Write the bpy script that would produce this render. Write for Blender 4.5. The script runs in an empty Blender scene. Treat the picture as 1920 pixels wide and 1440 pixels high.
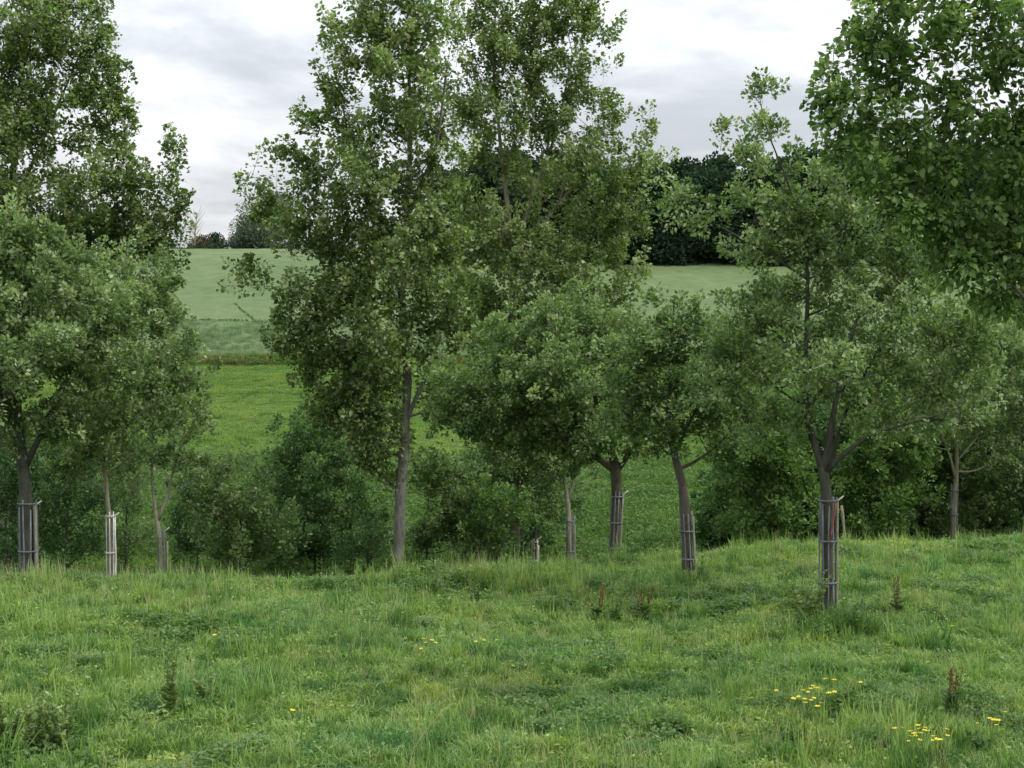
import bpy, math
import numpy as np
from mathutils import Vector
rng = np.random.default_rng(11)
PI = math.pi
scene = bpy.context.scene
COL = scene.collection

# ------------------------------------------------------------------ camera
F, CX, CY, HZ = 3000.0, 960.0, 720.0, 600.0        # focal length in photo pixels, horizon row
CAM = np.array([0.0, 0.0, 4.2])
PITCH = math.atan((CY - HZ) / F)
cd = bpy.data.cameras.new("camera"); cam = bpy.data.objects.new("camera", cd); COL.objects.link(cam)
cd.sensor_width = 36.0; cd.lens = F / 1920 * 36; cd.clip_start = 0.1; cd.clip_end = 6000
cam.location = CAM; cam.rotation_euler = (PI / 2 - PITCH, 0, 0)
scene.camera = cam
scene.render.resolution_x, scene.render.resolution_y = 1024, 768

# ------------------------------------------------------------------ light
SUN_EL, SUN_AZ = math.radians(50), math.radians(112)   # azimuth from +Y towards +X
world = bpy.data.worlds.new("World"); scene.world = world; world.use_nodes = True
SKY_STRENGTH, CLOUD_STRENGTH, SUN_STRENGTH, EXPOSURE = 0.10, 1.0, 1.5, 0.70
def build_world():
    nt = world.node_tree; N = nt.nodes; L = nt.links; N.clear()
    def nd(t, **k):
        n = N.new(t)
        for a, b in k.items(): setattr(n, a, b)
        return n
    def math_(op, a, b=None, clamp=False):
        m = nd('ShaderNodeMath', operation=op); m.use_clamp = clamp
        for i, v in enumerate((a, b)):
            if v is None: continue
            if isinstance(v, (int, float)): m.inputs[i].default_value = v
            else: L.new(v, m.inputs[i])
        return m.outputs[0]
    out = nd('ShaderNodeOutputWorld')
    sky = nd('ShaderNodeTexSky', sky_type='NISHITA'); sky.sun_disc = False
    sky.sun_elevation = SUN_EL; sky.sun_rotation = SUN_AZ; sky.air_density = 1.2; sky.dust_density = 2.0
    b1 = nd('ShaderNodeBackground'); b1.inputs[1].default_value = SKY_STRENGTH; L.new(sky.outputs[0], b1.inputs[0])
    tc = nd('ShaderNodeTexCoord'); sp = nd('ShaderNodeSeparateXYZ'); L.new(tc.outputs['Generated'], sp.inputs[0])
    x, y, z = sp.outputs
    zc = math_('MAXIMUM', z, 0.0)
    zz = math_('POWER', zc, 0.75)
    cb = nd('ShaderNodeCombineXYZ'); L.new(x, cb.inputs[0]); L.new(y, cb.inputs[1]); L.new(math_('MULTIPLY', zz, 2.5), cb.inputs[2])
    def noise(scale, det, rough, loc, dist=0.0):
        mp = nd('ShaderNodeMapping'); mp.inputs['Location'].default_value = loc; L.new(cb.outputs[0], mp.inputs[0])
        n = nd('ShaderNodeTexNoise'); n.inputs['Scale'].default_value = scale; n.inputs['Detail'].default_value = det
        n.inputs['Roughness'].default_value = rough; n.inputs['Distortion'].default_value = dist
        L.new(mp.outputs[0], n.inputs['Vector']); return n.outputs['Fac']
    n1 = noise(5.2, 6, 0.58, (1.35, 0.75, 0.95), 0.35)
    n2 = noise(11.0, 4, 0.5, (5.1, 0.4, 2.2))
    s = math_('ADD', math_('MULTIPLY', n1, 0.75), math_('MULTIPLY', n2, 0.25))
    r = nd('ShaderNodeValToRGB'); L.new(s, r.inputs[0]); r.color_ramp.interpolation = 'B_SPLINE'
    e = r.color_ramp.elements
    e[0].position = 0.40; e[0].color = (0.52, 0.545, 0.59, 1)
    e[1].position = 0.66; e[1].color = (1.0, 1.0, 1.02, 1)
    q = e.new(0.50); q.color = (0.68, 0.705, 0.745, 1)
    q = e.new(0.585); q.color = (0.92, 0.93, 0.96, 1)
    # an overcast sky is brighter overhead than at the horizon
    g = math_('ADD', 0.48, math_('MULTIPLY', math_('POWER', zc, 0.8), 1.5))
    b2 = nd('ShaderNodeBackground'); L.new(r.outputs[0], b2.inputs[0]); L.new(math_('MULTIPLY', g, CLOUD_STRENGTH), b2.inputs[1])
    mx = nd('ShaderNodeMixShader'); mx.inputs[0].default_value = 0.9
    L.new(b1.outputs[0], mx.inputs[1]); L.new(b2.outputs[0], mx.inputs[2]); L.new(mx.outputs[0], out.inputs[0])
build_world()
sd = bpy.data.lights.new("sun", 'SUN'); sd.energy = SUN_STRENGTH; sd.angle = math.radians(12); sd.color = (1, 0.96, 0.88)
sun = bpy.data.objects.new("sun", sd); COL.objects.link(sun)
sdir = Vector((math.sin(SUN_AZ) * math.cos(SUN_EL), math.cos(SUN_AZ) * math.cos(SUN_EL), math.sin(SUN_EL)))
sun.rotation_euler = sdir.to_track_quat('Z', 'Y').to_euler(); sun.location = (30, 0, 60)
scene.view_settings.view_transform = 'Standard'; scene.view_settings.look = 'None'
scene.view_settings.exposure = EXPOSURE; scene.view_settings.gamma = 1
cy = scene.cycles
cy.max_bounces = 6; cy.diffuse_bounces = 4; cy.glossy_bounces = 2; cy.transmission_bounces = 3; cy.transparent_max_bounces = 6
cy.caustics_reflective = False; cy.caustics_refractive = False

# ------------------------------------------------------------------ projection
cp, sp_ = math.cos(PITCH), math.sin(PITCH)
def W(px, py, Y):
    """point at world depth Y seen at photo pixel (px, py)"""
    dx = (px - CX) / F; dz = -(py - CY) / F
    d = np.array([dx, cp + dz * sp_, -sp_ + dz * cp])
    return CAM + d * (Y / d[1])
def PXM(Y): return F / Y

# ------------------------------------------------------------------ terrain
def vnoise(x, y, s, seed=0):
    """smooth value noise"""
    x = np.asarray(x, float) / s; y = np.asarray(y, float) / s
    xi = np.floor(x).astype(int); yi = np.floor(y).astype(int); fx = x - xi; fy = y - yi
    fx = fx * fx * (3 - 2 * fx); fy = fy * fy * (3 - 2 * fy)
    def h(a, b):
        v = np.sin(a * 127.1 + b * 311.7 + seed * 74.7) * 43758.5453
        return v - np.floor(v)
    return (h(xi, yi) * (1 - fx) + h(xi + 1, yi) * fx) * (1 - fy) + (h(xi, yi + 1) * (1 - fx) + h(xi + 1, yi + 1) * fx) * fy
def ground(x, y):
    x = np.asarray(x, float); y = np.asarray(y, float)
    c = np.interp(x, [-12, -8, -4, 0, 2, 4, 8, 14], [24, 24.5, 25.5, 27, 28.5, 30, 32, 33])
    z0 = np.interp(x, [-12, -8, 0, 4, 8, 14], [0.12, 0.08, -0.12, -0.18, -0.34, -0.40])
    D = np.interp(x, [-10, 3, 8, 16], [2.9, 2.7, 1.9, 1.7])
    d = np.maximum(y - c, 0)
    near = z0 - D * (1 - np.exp(-(d / 6) ** 1.3)) + 0.16 * (vnoise(x, y, 1.9, 1) - .5) + 0.08 * (vnoise(x, y, .7, 2) - .5)
    yy = [-400, 40, 50, 60, 80, 110, 138, 144, 147, 170, 200, 245, 270, 290, 330, 500, 900, 3000]
    py = [None, None, 1020, 945, 860, 765, 694, 672, 663, 604, 552, 497, 476, 467]
    zz = [-2.8, -2.8] + [4.2 - (p - HZ) / F * a - (.6 if a > 146 else 0) for a, p in zip(yy[2:], py[2:])]
    zz += [17.3, 16.0, 8.0, -60.0]
    far = np.interp(y, yy, zz) + 0.35 * (vnoise(x, y, 6, 5) - .5) * np.clip((y - 45) / 10, 0, 1) * np.clip((142 - y) / 10, 0, 1)
    far = far + np.interp(x, [3, 10, 20], [0, .6, .9]) * np.clip((75 - y) / 25, 0, 1)
    t = np.clip((y - 38) / 14, 0, 1); t = t * t * (3 - 2 * t)
    return near * (1 - t) + far * t
def G(px, py):
    """first ground point under photo pixel"""
    Y = 11.0
    while Y < 60:
        p = W(px, py, Y)
        if p[2] <= ground(p[0], Y): break
        Y += 0.05
    return np.array([p[0], Y, float(ground(p[0], Y))])

# ------------------------------------------------------------------ materials
def new_mat(name):
    m = bpy.data.materials.new(name); m.use_nodes = True
    nt = m.node_tree; nt.nodes.clear(); return m, nt.nodes, nt.links
def ramp(N, L, src, stops, interp='LINEAR'):
    r = N.new('ShaderNodeValToRGB'); e = r.color_ramp.elements; r.color_ramp.interpolation = interp
    while len(e) < len(stops): e.new(0.5)
    for i, (p, c) in enumerate(stops): e[i].position = p; e[i].color = (*c, 1)
    L.new(src, r.inputs[0]); return r.outputs[0]
def pos_noise(N, L, scale, detail=3, rough=.55, stretch=(1, 1, 1), dist=0):
    g = N.new('ShaderNodeNewGeometry'); mp = N.new('ShaderNodeMapping'); mp.inputs['Scale'].default_value = stretch
    L.new(g.outputs['Position'], mp.inputs[0])
    n = N.new('ShaderNodeTexNoise'); n.inputs['Scale'].default_value = scale; n.inputs['Detail'].default_value = detail
    n.inputs['Roughness'].default_value = rough; n.inputs['Distortion'].default_value = dist; L.new(mp.outputs[0], n.inputs['Vector'])
    return n.outputs['Fac']
def mixc(N, L, f, a, b, mode='MIX'):
    m = N.new('ShaderNodeMix'); m.data_type = 'RGBA'; m.blend_type = mode
    for s, v in ((m.inputs[0], f), (m.inputs[6], a), (m.inputs[7], b)):
        if isinstance(v, (int, float)): s.default_value = v
        elif isinstance(v, tuple): s.default_value = (*v, 1)
        else: L.new(v, s)
    return m.outputs[2]
def leaf_mat(name, dark, mid, light, trans=.35, rough=.5, spec=.35, odd=None, patch=None):
    """foliage: per-leaf tint from the face attribute 'tint'; patch=(scale, colour, lo, hi) recolours whole areas of ground plants"""
    m, N, L = new_mat(name)
    at = N.new('ShaderNodeAttribute'); at.attribute_name = 'tint'
    st = [(0.0, dark), (0.5, mid), (0.93, light)]
    if odd: st.append((0.985, odd))
    c = ramp(N, L, at.outputs['Fac'], st)
    if patch:
        for sc, col, lo, hi in patch:
            f = ramp(N, L, pos_noise(N, L, sc, 3, .6), [(lo, (0, 0, 0)), (hi, (1, 1, 1))])
            c = mixc(N, L, f, c, mixc(N, L, 1.0, c, col, 'MULTIPLY'))
    p = N.new('ShaderNodeBsdfPrincipled'); L.new(c, p.inputs['Base Color']); p.inputs['Roughness'].default_value = rough
    p.inputs['Specular IOR Level'].default_value = spec
    t = N.new('ShaderNodeBsdfTranslucent'); L.new(mixc(N, L, 1.0, c, (1.35, 1.6, .75), 'MULTIPLY'), t.inputs[0])
    mx = N.new('ShaderNodeMixShader'); mx.inputs[0].default_value = trans; L.new(p.outputs[0], mx.inputs[1]); L.new(t.outputs[0], mx.inputs[2])
    o = N.new('ShaderNodeOutputMaterial'); L.new(mx.outputs[0], o.inputs[0]); return m
def bark_mat(name, a, b, c=None, scale=9):
    m, N, L = new_mat(name)
    f = pos_noise(N, L, scale, 6, .7, (1, 1, .3)); col = ramp(N, L, f, [(.32, a), (.62, b)])
    if c: col = mixc(N, L, ramp(N, L, pos_noise(N, L, 3.5, 3), [(.52, (0, 0, 0)), (.64, (1, 1, 1))]), col, c)
    p = N.new('ShaderNodeBsdfPrincipled'); L.new(col, p.inputs['Base Color']); p.inputs['Roughness'].default_value = .9
    p.inputs['Specular IOR Level'].default_value = .2
    bp = N.new('ShaderNodeBump'); bp.inputs['Strength'].default_value = .8; bp.inputs['Distance'].default_value = .03
    L.new(pos_noise(N, L, scale * 3, 5, .7, (1, 1, .25)), bp.inputs['Height']); L.new(bp.outputs[0], p.inputs['Normal'])
    o = N.new('ShaderNodeOutputMaterial'); L.new(p.outputs[0], o.inputs[0]); return m
M = {}
M['poplar'] = leaf_mat('poplar leaf', (.052, .096, .022), (.125, .188, .050), (.38, .43, .23), .40, .45, .4, odd=(.20, .12, .05))
M['fruit'] = leaf_mat('fruit leaf', (.066, .112, .036), (.145, .215, .075), (.35, .41, .23), .38, .5, .4)
M['fruit_dark'] = leaf_mat('orchard leaf', (.056, .104, .032), (.120, .192, .060), (.31, .37, .19), .38, .5, .4)
M['fruit_cool'] = leaf_mat('cool orchard leaf', (.046, .100, .042), (.100, .175, .078), (.28, .36, .22), .38, .5, .4)
M['broad'] = leaf_mat('broad leaf', (.060, .108, .034), (.118, .188, .060), (.26, .35, .14), .42, .65, .2)
M['bush'] = leaf_mat('bush leaf', (.034, .080, .026), (.066, .134, .044), (.15, .23, .085), .36, .6, .3)
M['lime'] = leaf_mat('lime leaf', (.06, .11, .028), (.100, .180, .046), (.20, .29, .09), .38, .6, .25)
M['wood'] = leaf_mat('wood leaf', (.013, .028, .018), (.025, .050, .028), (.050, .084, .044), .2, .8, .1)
M['hazetree'] = leaf_mat('hazed leaf', (.06, .085, .06), (.10, .13, .09), (.15, .18, .13), .25, .7, .15)  # distance haze is put into this greyer foliage colour
M['red'] = leaf_mat('red leaf', (.045, .035, .028), (.08, .06, .045), (.11, .085, .06), .25, .7, .15)
M['bark'] = bark_mat('grey bark', (.030, .030, .024), (.092, .092, .074), (.070, .082, .054))
M['bark_pop'] = bark_mat('poplar bark', (.065, .062, .052), (.175, .165, .14), (.12, .12, .095))
M['bark_pale'] = bark_mat('pale bark', (.15, .135, .09), (.31, .28, .20), (.21, .205, .13))
M['bark_brown'] = bark_mat('brown bark', (.036, .034, .027), (.105, .094, .075), (.115, .092, .062))
M['lath_grey'] = bark_mat('weathered lath', (.09, .10, .105), (.21, .222, .23), (.14, .135, .12), 11)
M['lath_pale'] = bark_mat('pale lath', (.40, .38, .35), (.66, .64, .60), None, 11)
M['stake'] = bark_mat('stake wood', (.15, .14, .10), (.30, .28, .19), (.19, .21, .12), 12)
M['red_tape'] = bark_mat('red tape', (.22, .06, .05), (.30, .10, .08), None, 14)
M['white_tie'] = bark_mat('white tie', (.5, .5, .47), (.66, .66, .62), None, 14)
PATCH = [(.45, (.62, .80, .88), .47, .60), (1.7, (.42, .60, .52), .51, .60), (.9, (1.30, 1.10, 1.0), .50, .62), (5.0, (.55, .7, .65), .54, .66)]
M['grass'] = leaf_mat('grass', (.095, .162, .034), (.200, .298, .074), (.38, .46, .18), .40, .5, .3, patch=PATCH)
M['pasture_g'] = leaf_mat('pasture grass', (.10, .160, .036), (.165, .245, .062), (.25, .35, .11), .35, .6, .2, patch=[(.13, (.72, .86, .8), .46, .62), (.45, (1.25, 1.1, 1.0), .52, .64), (.8, (.5, .62, .5), .54, .62)])
M['valley_shade_g'] = leaf_mat('shade tinted valley grass', (.045, .095, .022), (.080, .145, .034), (.14, .22, .06), .35, .6, .2, patch=[(.4, (.8, .9, .85), .48, .62)])  # tree shade over the hollow is put into this darker green
M['crop_g'] = leaf_mat('crop', (.085, .135, .065), (.12, .175, .09), (.17, .23, .12), .3, .6, .2, patch=[(.3, (.78, .9, .95), .45, .62), (1.0, (.7, .8, .8), .5, .6)])
M['dry_g'] = leaf_mat('dry weeds', (.075, .10, .032), (.125, .132, .048), (.17, .145, .062), .3, .6, .2, patch=[(.5, (.65, 1.1, .6), .42, .56)])
M['weed'] = leaf_mat('weed leaf', (.055, .115, .032), (.095, .17, .048), (.17, .26, .085), .35, .5, .3)
M['thistle'] = leaf_mat('thistle leaf', (.10, .155, .05), (.17, .235, .08), (.30, .37, .16), .3, .5, .3)
M['rust'] = leaf_mat('rusty seed head', (.085, .065, .030), (.14, .085, .042), (.19, .12, .06), .2, .8, .1)
M['straw'] = leaf_mat('straw', (.22, .24, .10), (.30, .31, .15), (.38, .37, .2), .3, .6, .2)
M['yellow'] = leaf_mat('yellow petal', (.62, .50, .03), (.75, .62, .05), (.82, .72, .12), .3, .4, .4)
M['white'] = leaf_mat('white petal', (.6, .6, .5), (.7, .7, .62), (.8, .8, .75), .3, .5, .3)
def ground_mat():
    m, N, L = new_mat('meadow soil and turf')
    a = ramp(N, L, pos_noise(N, L, .35, 6, .65), [(.3, (.040, .070, .014)), (.5, (.070, .115, .022)), (.7, (.105, .155, .032))])
    b = ramp(N, L, pos_noise(N, L, 2.2, 5, .7, (1, .6, 1)), [(.35, (.55, .6, .55)), (.6, (1.15, 1.1, 1.0))])
    c = mixc(N, L, 1.0, a, b, 'MULTIPLY')
    p = N.new('ShaderNodeBsdfPrincipled'); L.new(c, p.inputs['Base Color']); p.inputs['Roughness'].default_value = .95
    p.inputs['Specular IOR Level'].default_value = .1
    bp = N.new('ShaderNodeBump'); bp.inputs['Strength'].default_value = .9; bp.inputs['Distance'].default_value = .25
    L.new(pos_noise(N, L, 1.4, 6, .7), bp.inputs['Height']); L.new(bp.outputs[0], p.inputs['Normal'])
    o = N.new('ShaderNodeOutputMaterial'); L.new(p.outputs[0], o.inputs[0]); return m
def crop_mat():
    m, N, L = new_mat('cereal crop')
    a = ramp(N, L, pos_noise(N, L, .035, 5, .6, (1, .6, 1)), [(.3, (.092, .138, .058)), (.5, (.114, .158, .065)), (.7, (.138, .175, .080))])
    b = ramp(N, L, pos_noise(N, L, .8, 5, .75, (.5, .25, 1)), [(.3, (.66, .74, .70)), (.62, (1.06, 1.05, 1.03))])
    c = mixc(N, L, 1.0, a, b, 'MULTIPLY')
    p = N.new('ShaderNodeBsdfPrincipled'); L.new(c, p.inputs['Base Color']); p.inputs['Roughness'].default_value = .9
    p.inputs['Specular IOR Level'].default_value = .15
    bp = N.new('ShaderNodeBump'); bp.inputs['Strength'].default_value = .5; bp.inputs['Distance'].default_value = .2
    L.new(pos_noise(N, L, 5, 5, .8), bp.inputs['Height']); L.new(bp.outputs[0], p.inputs['Normal'])
    o = N.new('ShaderNodeOutputMaterial'); L.new(p.outputs[0], o.inputs[0]); return m
M['ground'] = ground_mat(); M['crop'] = crop_mat()

# ------------------------------------------------------------------ mesh helpers
def mesh_from(name, V, Fc, mat, tint=None, smooth=False):
    """V (n,3); Fc list of (m,k) int arrays"""
    me = bpy.data.meshes.new(name)
    V = np.ascontiguousarray(V, dtype=np.float32)
    loops = np.concatenate([f.ravel() for f in Fc]).astype(np.int32)
    tot = np.concatenate([np.full(len(f), f.shape[1]) for f in Fc]).astype(np.int32)
    st = np.concatenate([[0], np.cumsum(tot)[:-1]]).astype(np.int32)
    me.vertices.add(len(V)); me.loops.add(len(loops)); me.polygons.add(len(tot))
    me.vertices.foreach_set('co', V.ravel()); me.loops.foreach_set('vertex_index', loops)
    me.polygons.foreach_set('loop_start', st); me.polygons.foreach_set('loop_total', tot)
    if smooth: me.polygons.foreach_set('use_smooth', np.ones(len(tot), bool))
    me.update(calc_edges=True)
    if tint is not None:
        a = me.attributes.new('tint', 'FLOAT', 'FACE'); a.data.foreach_set('value', np.ascontiguousarray(tint, dtype=np.float32))
    me.materials.append(mat); return me
def add_obj(name, me, parent=None):
    o = bpy.data.objects.new(name, me); COL.objects.link(o)
    if parent is not None: o.parent = parent
    return o
def tag(o, label=None, cat=None, group=None, kind=None):
    for k, v in (('label', label), ('category', cat), ('group', group), ('kind', kind)):
        if v: o[k] = v
    return o
def thing(name, label, cat, loc, group=None):
    o = bpy.data.objects.new(name, None); COL.objects.link(o); o.location = loc; o.empty_display_size = .2
    return tag(o, label, cat, group)
def nrm(v): return v / np.maximum(np.linalg.norm(v, axis=-1, keepdims=True), 1e-9)
class Buf:
    def __init__(s): s.V = []; s.F = {}; s.T = {}; s.n = 0
    def add(s, V, F, T=None):
        k = F.shape[1]; s.V.append(V.reshape(-1, 3)); s.F.setdefault(k, []).append(F + s.n)
        s.T.setdefault(k, []).append(np.full(len(F), .5) if T is None else T); s.n += V.reshape(-1, 3).shape[0]
    def build(s, name, mat, parent=None, origin=None, smooth=False):
        V = np.concatenate(s.V)
        if origin is not None: V = V - np.asarray(origin)
        ks = sorted(s.F)
        me = mesh_from(name, V, [np.concatenate(s.F[k]) for k in ks], mat, np.concatenate([np.concatenate(s.T[k]) for k in ks]), smooth)
        return add_obj(name, me, parent)
def tubes(buf, P, R, sides=3, tint=None, cap=True):
    """P (n,k,3) polylines, R (n,k) radii"""
    P = np.asarray(P, float); R = np.asarray(R, float); n, k, _ = P.shape
    T = np.empty_like(P); T[:, 1:-1] = P[:, 2:] - P[:, :-2]; T[:, 0] = P[:, 1] - P[:, 0]; T[:, -1] = P[:, -1] - P[:, -2]; T = nrm(T)
    ref = np.where(np.abs(T[:, :1, 2:3]) > .8, np.array([1., 0, 0]), np.array([0, 0, 1.]))
    U = nrm(np.cross(T, np.broadcast_to(ref, T.shape))); Vv = np.cross(T, U)
    a = np.arange(sides) * 2 * PI / sides
    ring = P[:, :, None] + R[:, :, None, None] * (U[:, :, None] * np.cos(a)[:, None] + Vv[:, :, None] * np.sin(a)[:, None])
    idx = np.arange(n * k * sides).reshape(n, k, sides)
    A = idx[:, :-1]; B = idx[:, 1:]
    Fq = np.stack([A, np.roll(A, -1, 2), np.roll(B, -1, 2), B], -1).reshape(-1, 4)
    t = None if tint is None else np.repeat(np.broadcast_to(tint, (n,)), (k - 1) * sides)
    buf.add(ring, Fq, t)
    if cap and sides > 3:
        n0 = buf.n - n * k * sides
        for e, fl in ((0, True), (k - 1, False)):
            f = idx[:, e]; f = f[:, ::-1] if fl else f
            buf.F.setdefault(sides, []).append(f + n0); buf.T.setdefault(sides, []).append(np.full(n, .5))
LEAF = {
 'poplar': (np.array([[0, 0, 0], [-.50, .28, .10], [0, 1, -.06], [.50, .28, .10]]), np.array([[0, 2, 1], [0, 3, 2]])),
 'fruit': (np.array([[0, 0, 0], [-.33, .46, .08], [0, 1, -.05], [.33, .46, .08]]), np.array([[0, 2, 1], [0, 3, 2]])),
 'broad': (np.array([[0, 0, 0], [-.30, .26, .07], [-.27, .66, .05], [0, 1.0, -.12], [.27, .66, .05], [.30, .26, .07], [0, .5, -.02]]),
           np.array([[0, 6, 1], [1, 6, 2], [2, 6, 3], [3, 6, 4], [4, 6, 5], [5, 6, 0]])),
 'clump': (np.array([[0, 0, 0], [-.42, .40, .14], [-.1, .95, -.1], [.45, .55, .12]]), np.array([[0, 2, 1], [0, 3, 2]])),
 'blade': (np.array([[0, 0, 0], [-.028, .5, .01], [0, 1, 0], [.028, .5, .01]]), np.array([[0, 2, 1], [0, 3, 2]])),
}
def leaves(buf, kind, P, A, Nn, S, tint):
    """P base, A axis, Nn rough normal, S size"""
    T, Fc = LEAF[kind]
    A = nrm(A); X = nrm(np.cross(A, Nn)); Z = np.cross(X, A)
    V = P[:, None] + S[:, None, None] * (T[None, :, 0:1] * X[:, None] + T[None, :, 1:2] * A[:, None] + T[None, :, 2:3] * Z[:, None])
    nf = Fc[None] + (np.arange(len(P)) * len(T))[:, None, None]
    buf.add(V, nf.reshape(-1, 3), np.repeat(np.clip(tint, 0, 1), len(Fc)))
def bez(a, c, b, k):
    t = np.linspace(0, 1, k)[None, :, None]
    return (1 - t) ** 2 * a[:, None] + 2 * t * (1 - t) * c[:, None] + t ** 2 * b[:, None]

# ------------------------------------------------------------------ trees
DMUL = 1.35
def make_tree(name, label, cat, Y, trunk, lobes, leaf='poplar', mat='poplar', bark='bark', size=.08, dens=14, lps=38, spray=.55,
              up=.5, droop=.3, dk=1.1, group=None, base=None, twig_r=.006, limb_r=.05, limbs=(), jitter=.0, stem_name='trunk', spread=.45, gloss_up=.5,
              shell=.5):
    """trunk: [(px,py,radius m)] bottom up (first point dropped to the ground); lobes: [(px,py,rx,ry[,depth offset[,density]])] in photo px;
    limbs: extra visible limbs [[(px,py,r,dy),...]]"""
    s = PXM(Y)
    bx = W(trunk[0][0], trunk[0][1], Y)[0]
    if base is None: base = np.array([bx, Y, float(ground(bx, Y)) - .03])
    root = thing(name, label, cat, base, group)
    B = Buf(); C = Buf()
    pts = [base] + [W(p[0], p[1], Y) for p in trunk[1:]] ; rad = [.86 * p[2] for p in trunk]
    # resample the trunk smoothly
    pts = np.array(pts); rad = np.array(rad)
    d = np.concatenate([[0], np.cumsum(np.linalg.norm(np.diff(pts, axis=0), axis=1))]); tt = np.linspace(0, d[-1], max(8, int(d[-1] / .25)))
    P = np.stack([np.interp(tt, d, pts[:, i]) for i in range(3)], 1)
    for _ in range(2): P[1:-1] = .25 * P[:-2] + .5 * P[1:-1] + .25 * P[2:]
    R = np.interp(tt, d, rad)
    P[2:, :2] += rng.normal(0, 1, (len(P) - 2, 2)) * .06 * R[2:, None]
    R2 = R * (1 + .12 * np.sin(np.arange(len(R)) * 1.9) * rng.random(len(R))); R2[0] *= 1.25
    tubes(B, P[None], R2[None], 12)
    ks = max(1, int(len(P) * .12)) if len(P) > 14 else 1
    smp = P[ks:]; smr = R[ks:]
    for lm in limbs:
        q = np.array([W(a[0], a[1], Y) + np.array([0, a[3], 0]) for a in lm]); r = np.array([a[2] for a in lm])
        i = np.argmin(np.linalg.norm(P - q[0], axis=1)); q[0] = P[i]
        dd = np.concatenate([[0], np.cumsum(np.linalg.norm(np.diff(q, axis=0), axis=1))]); t2 = np.linspace(0, dd[-1], max(6, int(dd[-1] / .18)))
        Q = np.stack([np.interp(t2, dd, q[:, j]) for j in range(3)], 1)
        for _ in range(3): Q[1:-1] = .25 * Q[:-2] + .5 * Q[1:-1] + .25 * Q[2:]
        Rq = np.interp(t2, dd, r); tubes(B, Q[None], Rq[None], 8)
        smp = np.concatenate([smp, Q[1:]]); smr = np.concatenate([smr, Rq[1:]])
    def attach(p, w=1.1):
        D = p[:, None] - smp[None]; dist = np.linalg.norm(D, axis=2); h = np.linalg.norm(D[..., :2], axis=2)
        return np.argmin(dist + w * np.maximum(0, h * up - D[..., 2]), axis=1)
    def grow(p, r0, k, sides, w=1.1, rt=.35):
        nonlocal smp, smr
        i = attach(p, w); a = smp[i]; ln = np.linalg.norm(p - a, axis=1, keepdims=True)
        c = (a + p) / 2 + rng.normal(0, .07, p.shape) * ln; c[:, 2] -= .14 * ln[:, 0] * np.sign(up + 1e-6)
        Q = bez(a, c, p, k); ra = np.minimum(smr[i] * .72, r0 * np.ones(len(p)))
        Rr = ra[:, None] * np.linspace(1, rt, k)[None]
        tubes(B, Q, Rr, sides, cap=False)
        m = k // 3
        smp = np.concatenate([smp, Q[:, m:].reshape(-1, 3)]); smr = np.concatenate([smr, Rr[:, m:].ravel()])
        return Q
    LB = []
    for lb in lobes:
        px, py, rx, ry = lb[:4]; dy = lb[4] if len(lb) > 4 else 0.0; dn = lb[5] if len(lb) > 5 else 1.0
        c = W(px, py, Y) + np.array([0, dy, 0]); LB.append((c, rx / s, ry / s, max(rx, ry) / s * dk, dn))
    order = np.argsort([np.min(np.linalg.norm(P - l[0], axis=1)) for l in LB])
    for j in order:
        c, a, b, g, dn = LB[j]
        grow(c[None], limb_r, 9, 6, rt=.4)
    allp = []; ltint = []
    for c, a, b, g, dn in LB:
        nb = max(3, int(3 + 2.2 * a * b))
        u = nrm(rng.normal(0, 1, (nb, 3))) * (rng.random((nb, 1)) ** .4) * .85
        grow(c + u * np.array([a, g, b]), limb_r * .45, 7, 5)
        ns = max(4, int(dens * DMUL * dn * PI * a * b))
        u = nrm(rng.normal(0, 1, (ns, 3)))
        # uneven outline: the lobe bulges and dents by direction, loosens outward and throws a few shoots
        k3 = rng.normal(0, 1, (5, 3)) * 2.2; bump = np.sin(u @ k3.T + rng.random(5) * 6.28).mean(1)
        rr = rng.random(ns) ** shell * (1.06 + .72 * bump); sh = nrm(rng.normal(0, 1, (max(2, ns // 45), 3)) + [0, 0, .5])
        q = rng.random(ns) < .21; j = rng.integers(0, len(sh), ns); u[q] = sh[j[q]] + rng.normal(0, .06, (q.sum(), 3)); rr[q] = rng.uniform(.7, 1.7, q.sum())
        u = u * rr[:, None]
        allp.append(c + u * np.array([a, g, b])); ltint += [rng.normal(0, .07)] * ns
    S_ = np.concatenate(allp)
    for part in np.array_split(S_, max(1, len(S_) // 400)):
        pass
    i = np.concatenate([attach(q) for q in np.array_split(S_, max(1, len(S_) // 300))])
    a = smp[i]; dirn = S_ - a; ln = np.linalg.norm(dirn, axis=1, keepdims=True)
    cc = (a + S_) / 2 + rng.normal(0, .08, S_.shape) * ln; cc[:, 2] -= .1 * ln[:, 0]
    Q = bez(a, cc, S_, 5); tubes(B, Q, np.minimum(smr[i] * .7, twig_r * 1.6)[:, None] * np.linspace(1, .6, 5)[None], 3, cap=False)
    # sprays
    n = len(S_)
    dv = nrm(nrm(dirn) * .8 + np.array([0, 0, up]) + rng.normal(0, .35, (n, 3)))
    Ls = spray * rng.uniform(.55, 1.35, n)
    E = S_ + dv * Ls[:, None] * .55; S0 = S_ - dv * Ls[:, None] * .45
    tubes(B, np.stack([S0, S_, E], 1), np.tile(np.array([twig_r, twig_r * .8, twig_r * .4]), (n, 1)), 3, cap=False)
    cnt = np.maximum(4, rng.normal(lps, lps * .25, n).astype(int)); sid = np.repeat(np.arange(n), cnt); m = len(sid)
    t = rng.random(m) ** .8
    pos = S0[sid] + (E - S0)[sid] * t[:, None]
    off = rng.normal(0, 1, (m, 3)); off -= (off * dv[sid]).sum(1, keepdims=True) * dv[sid]; off = nrm(off)
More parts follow.
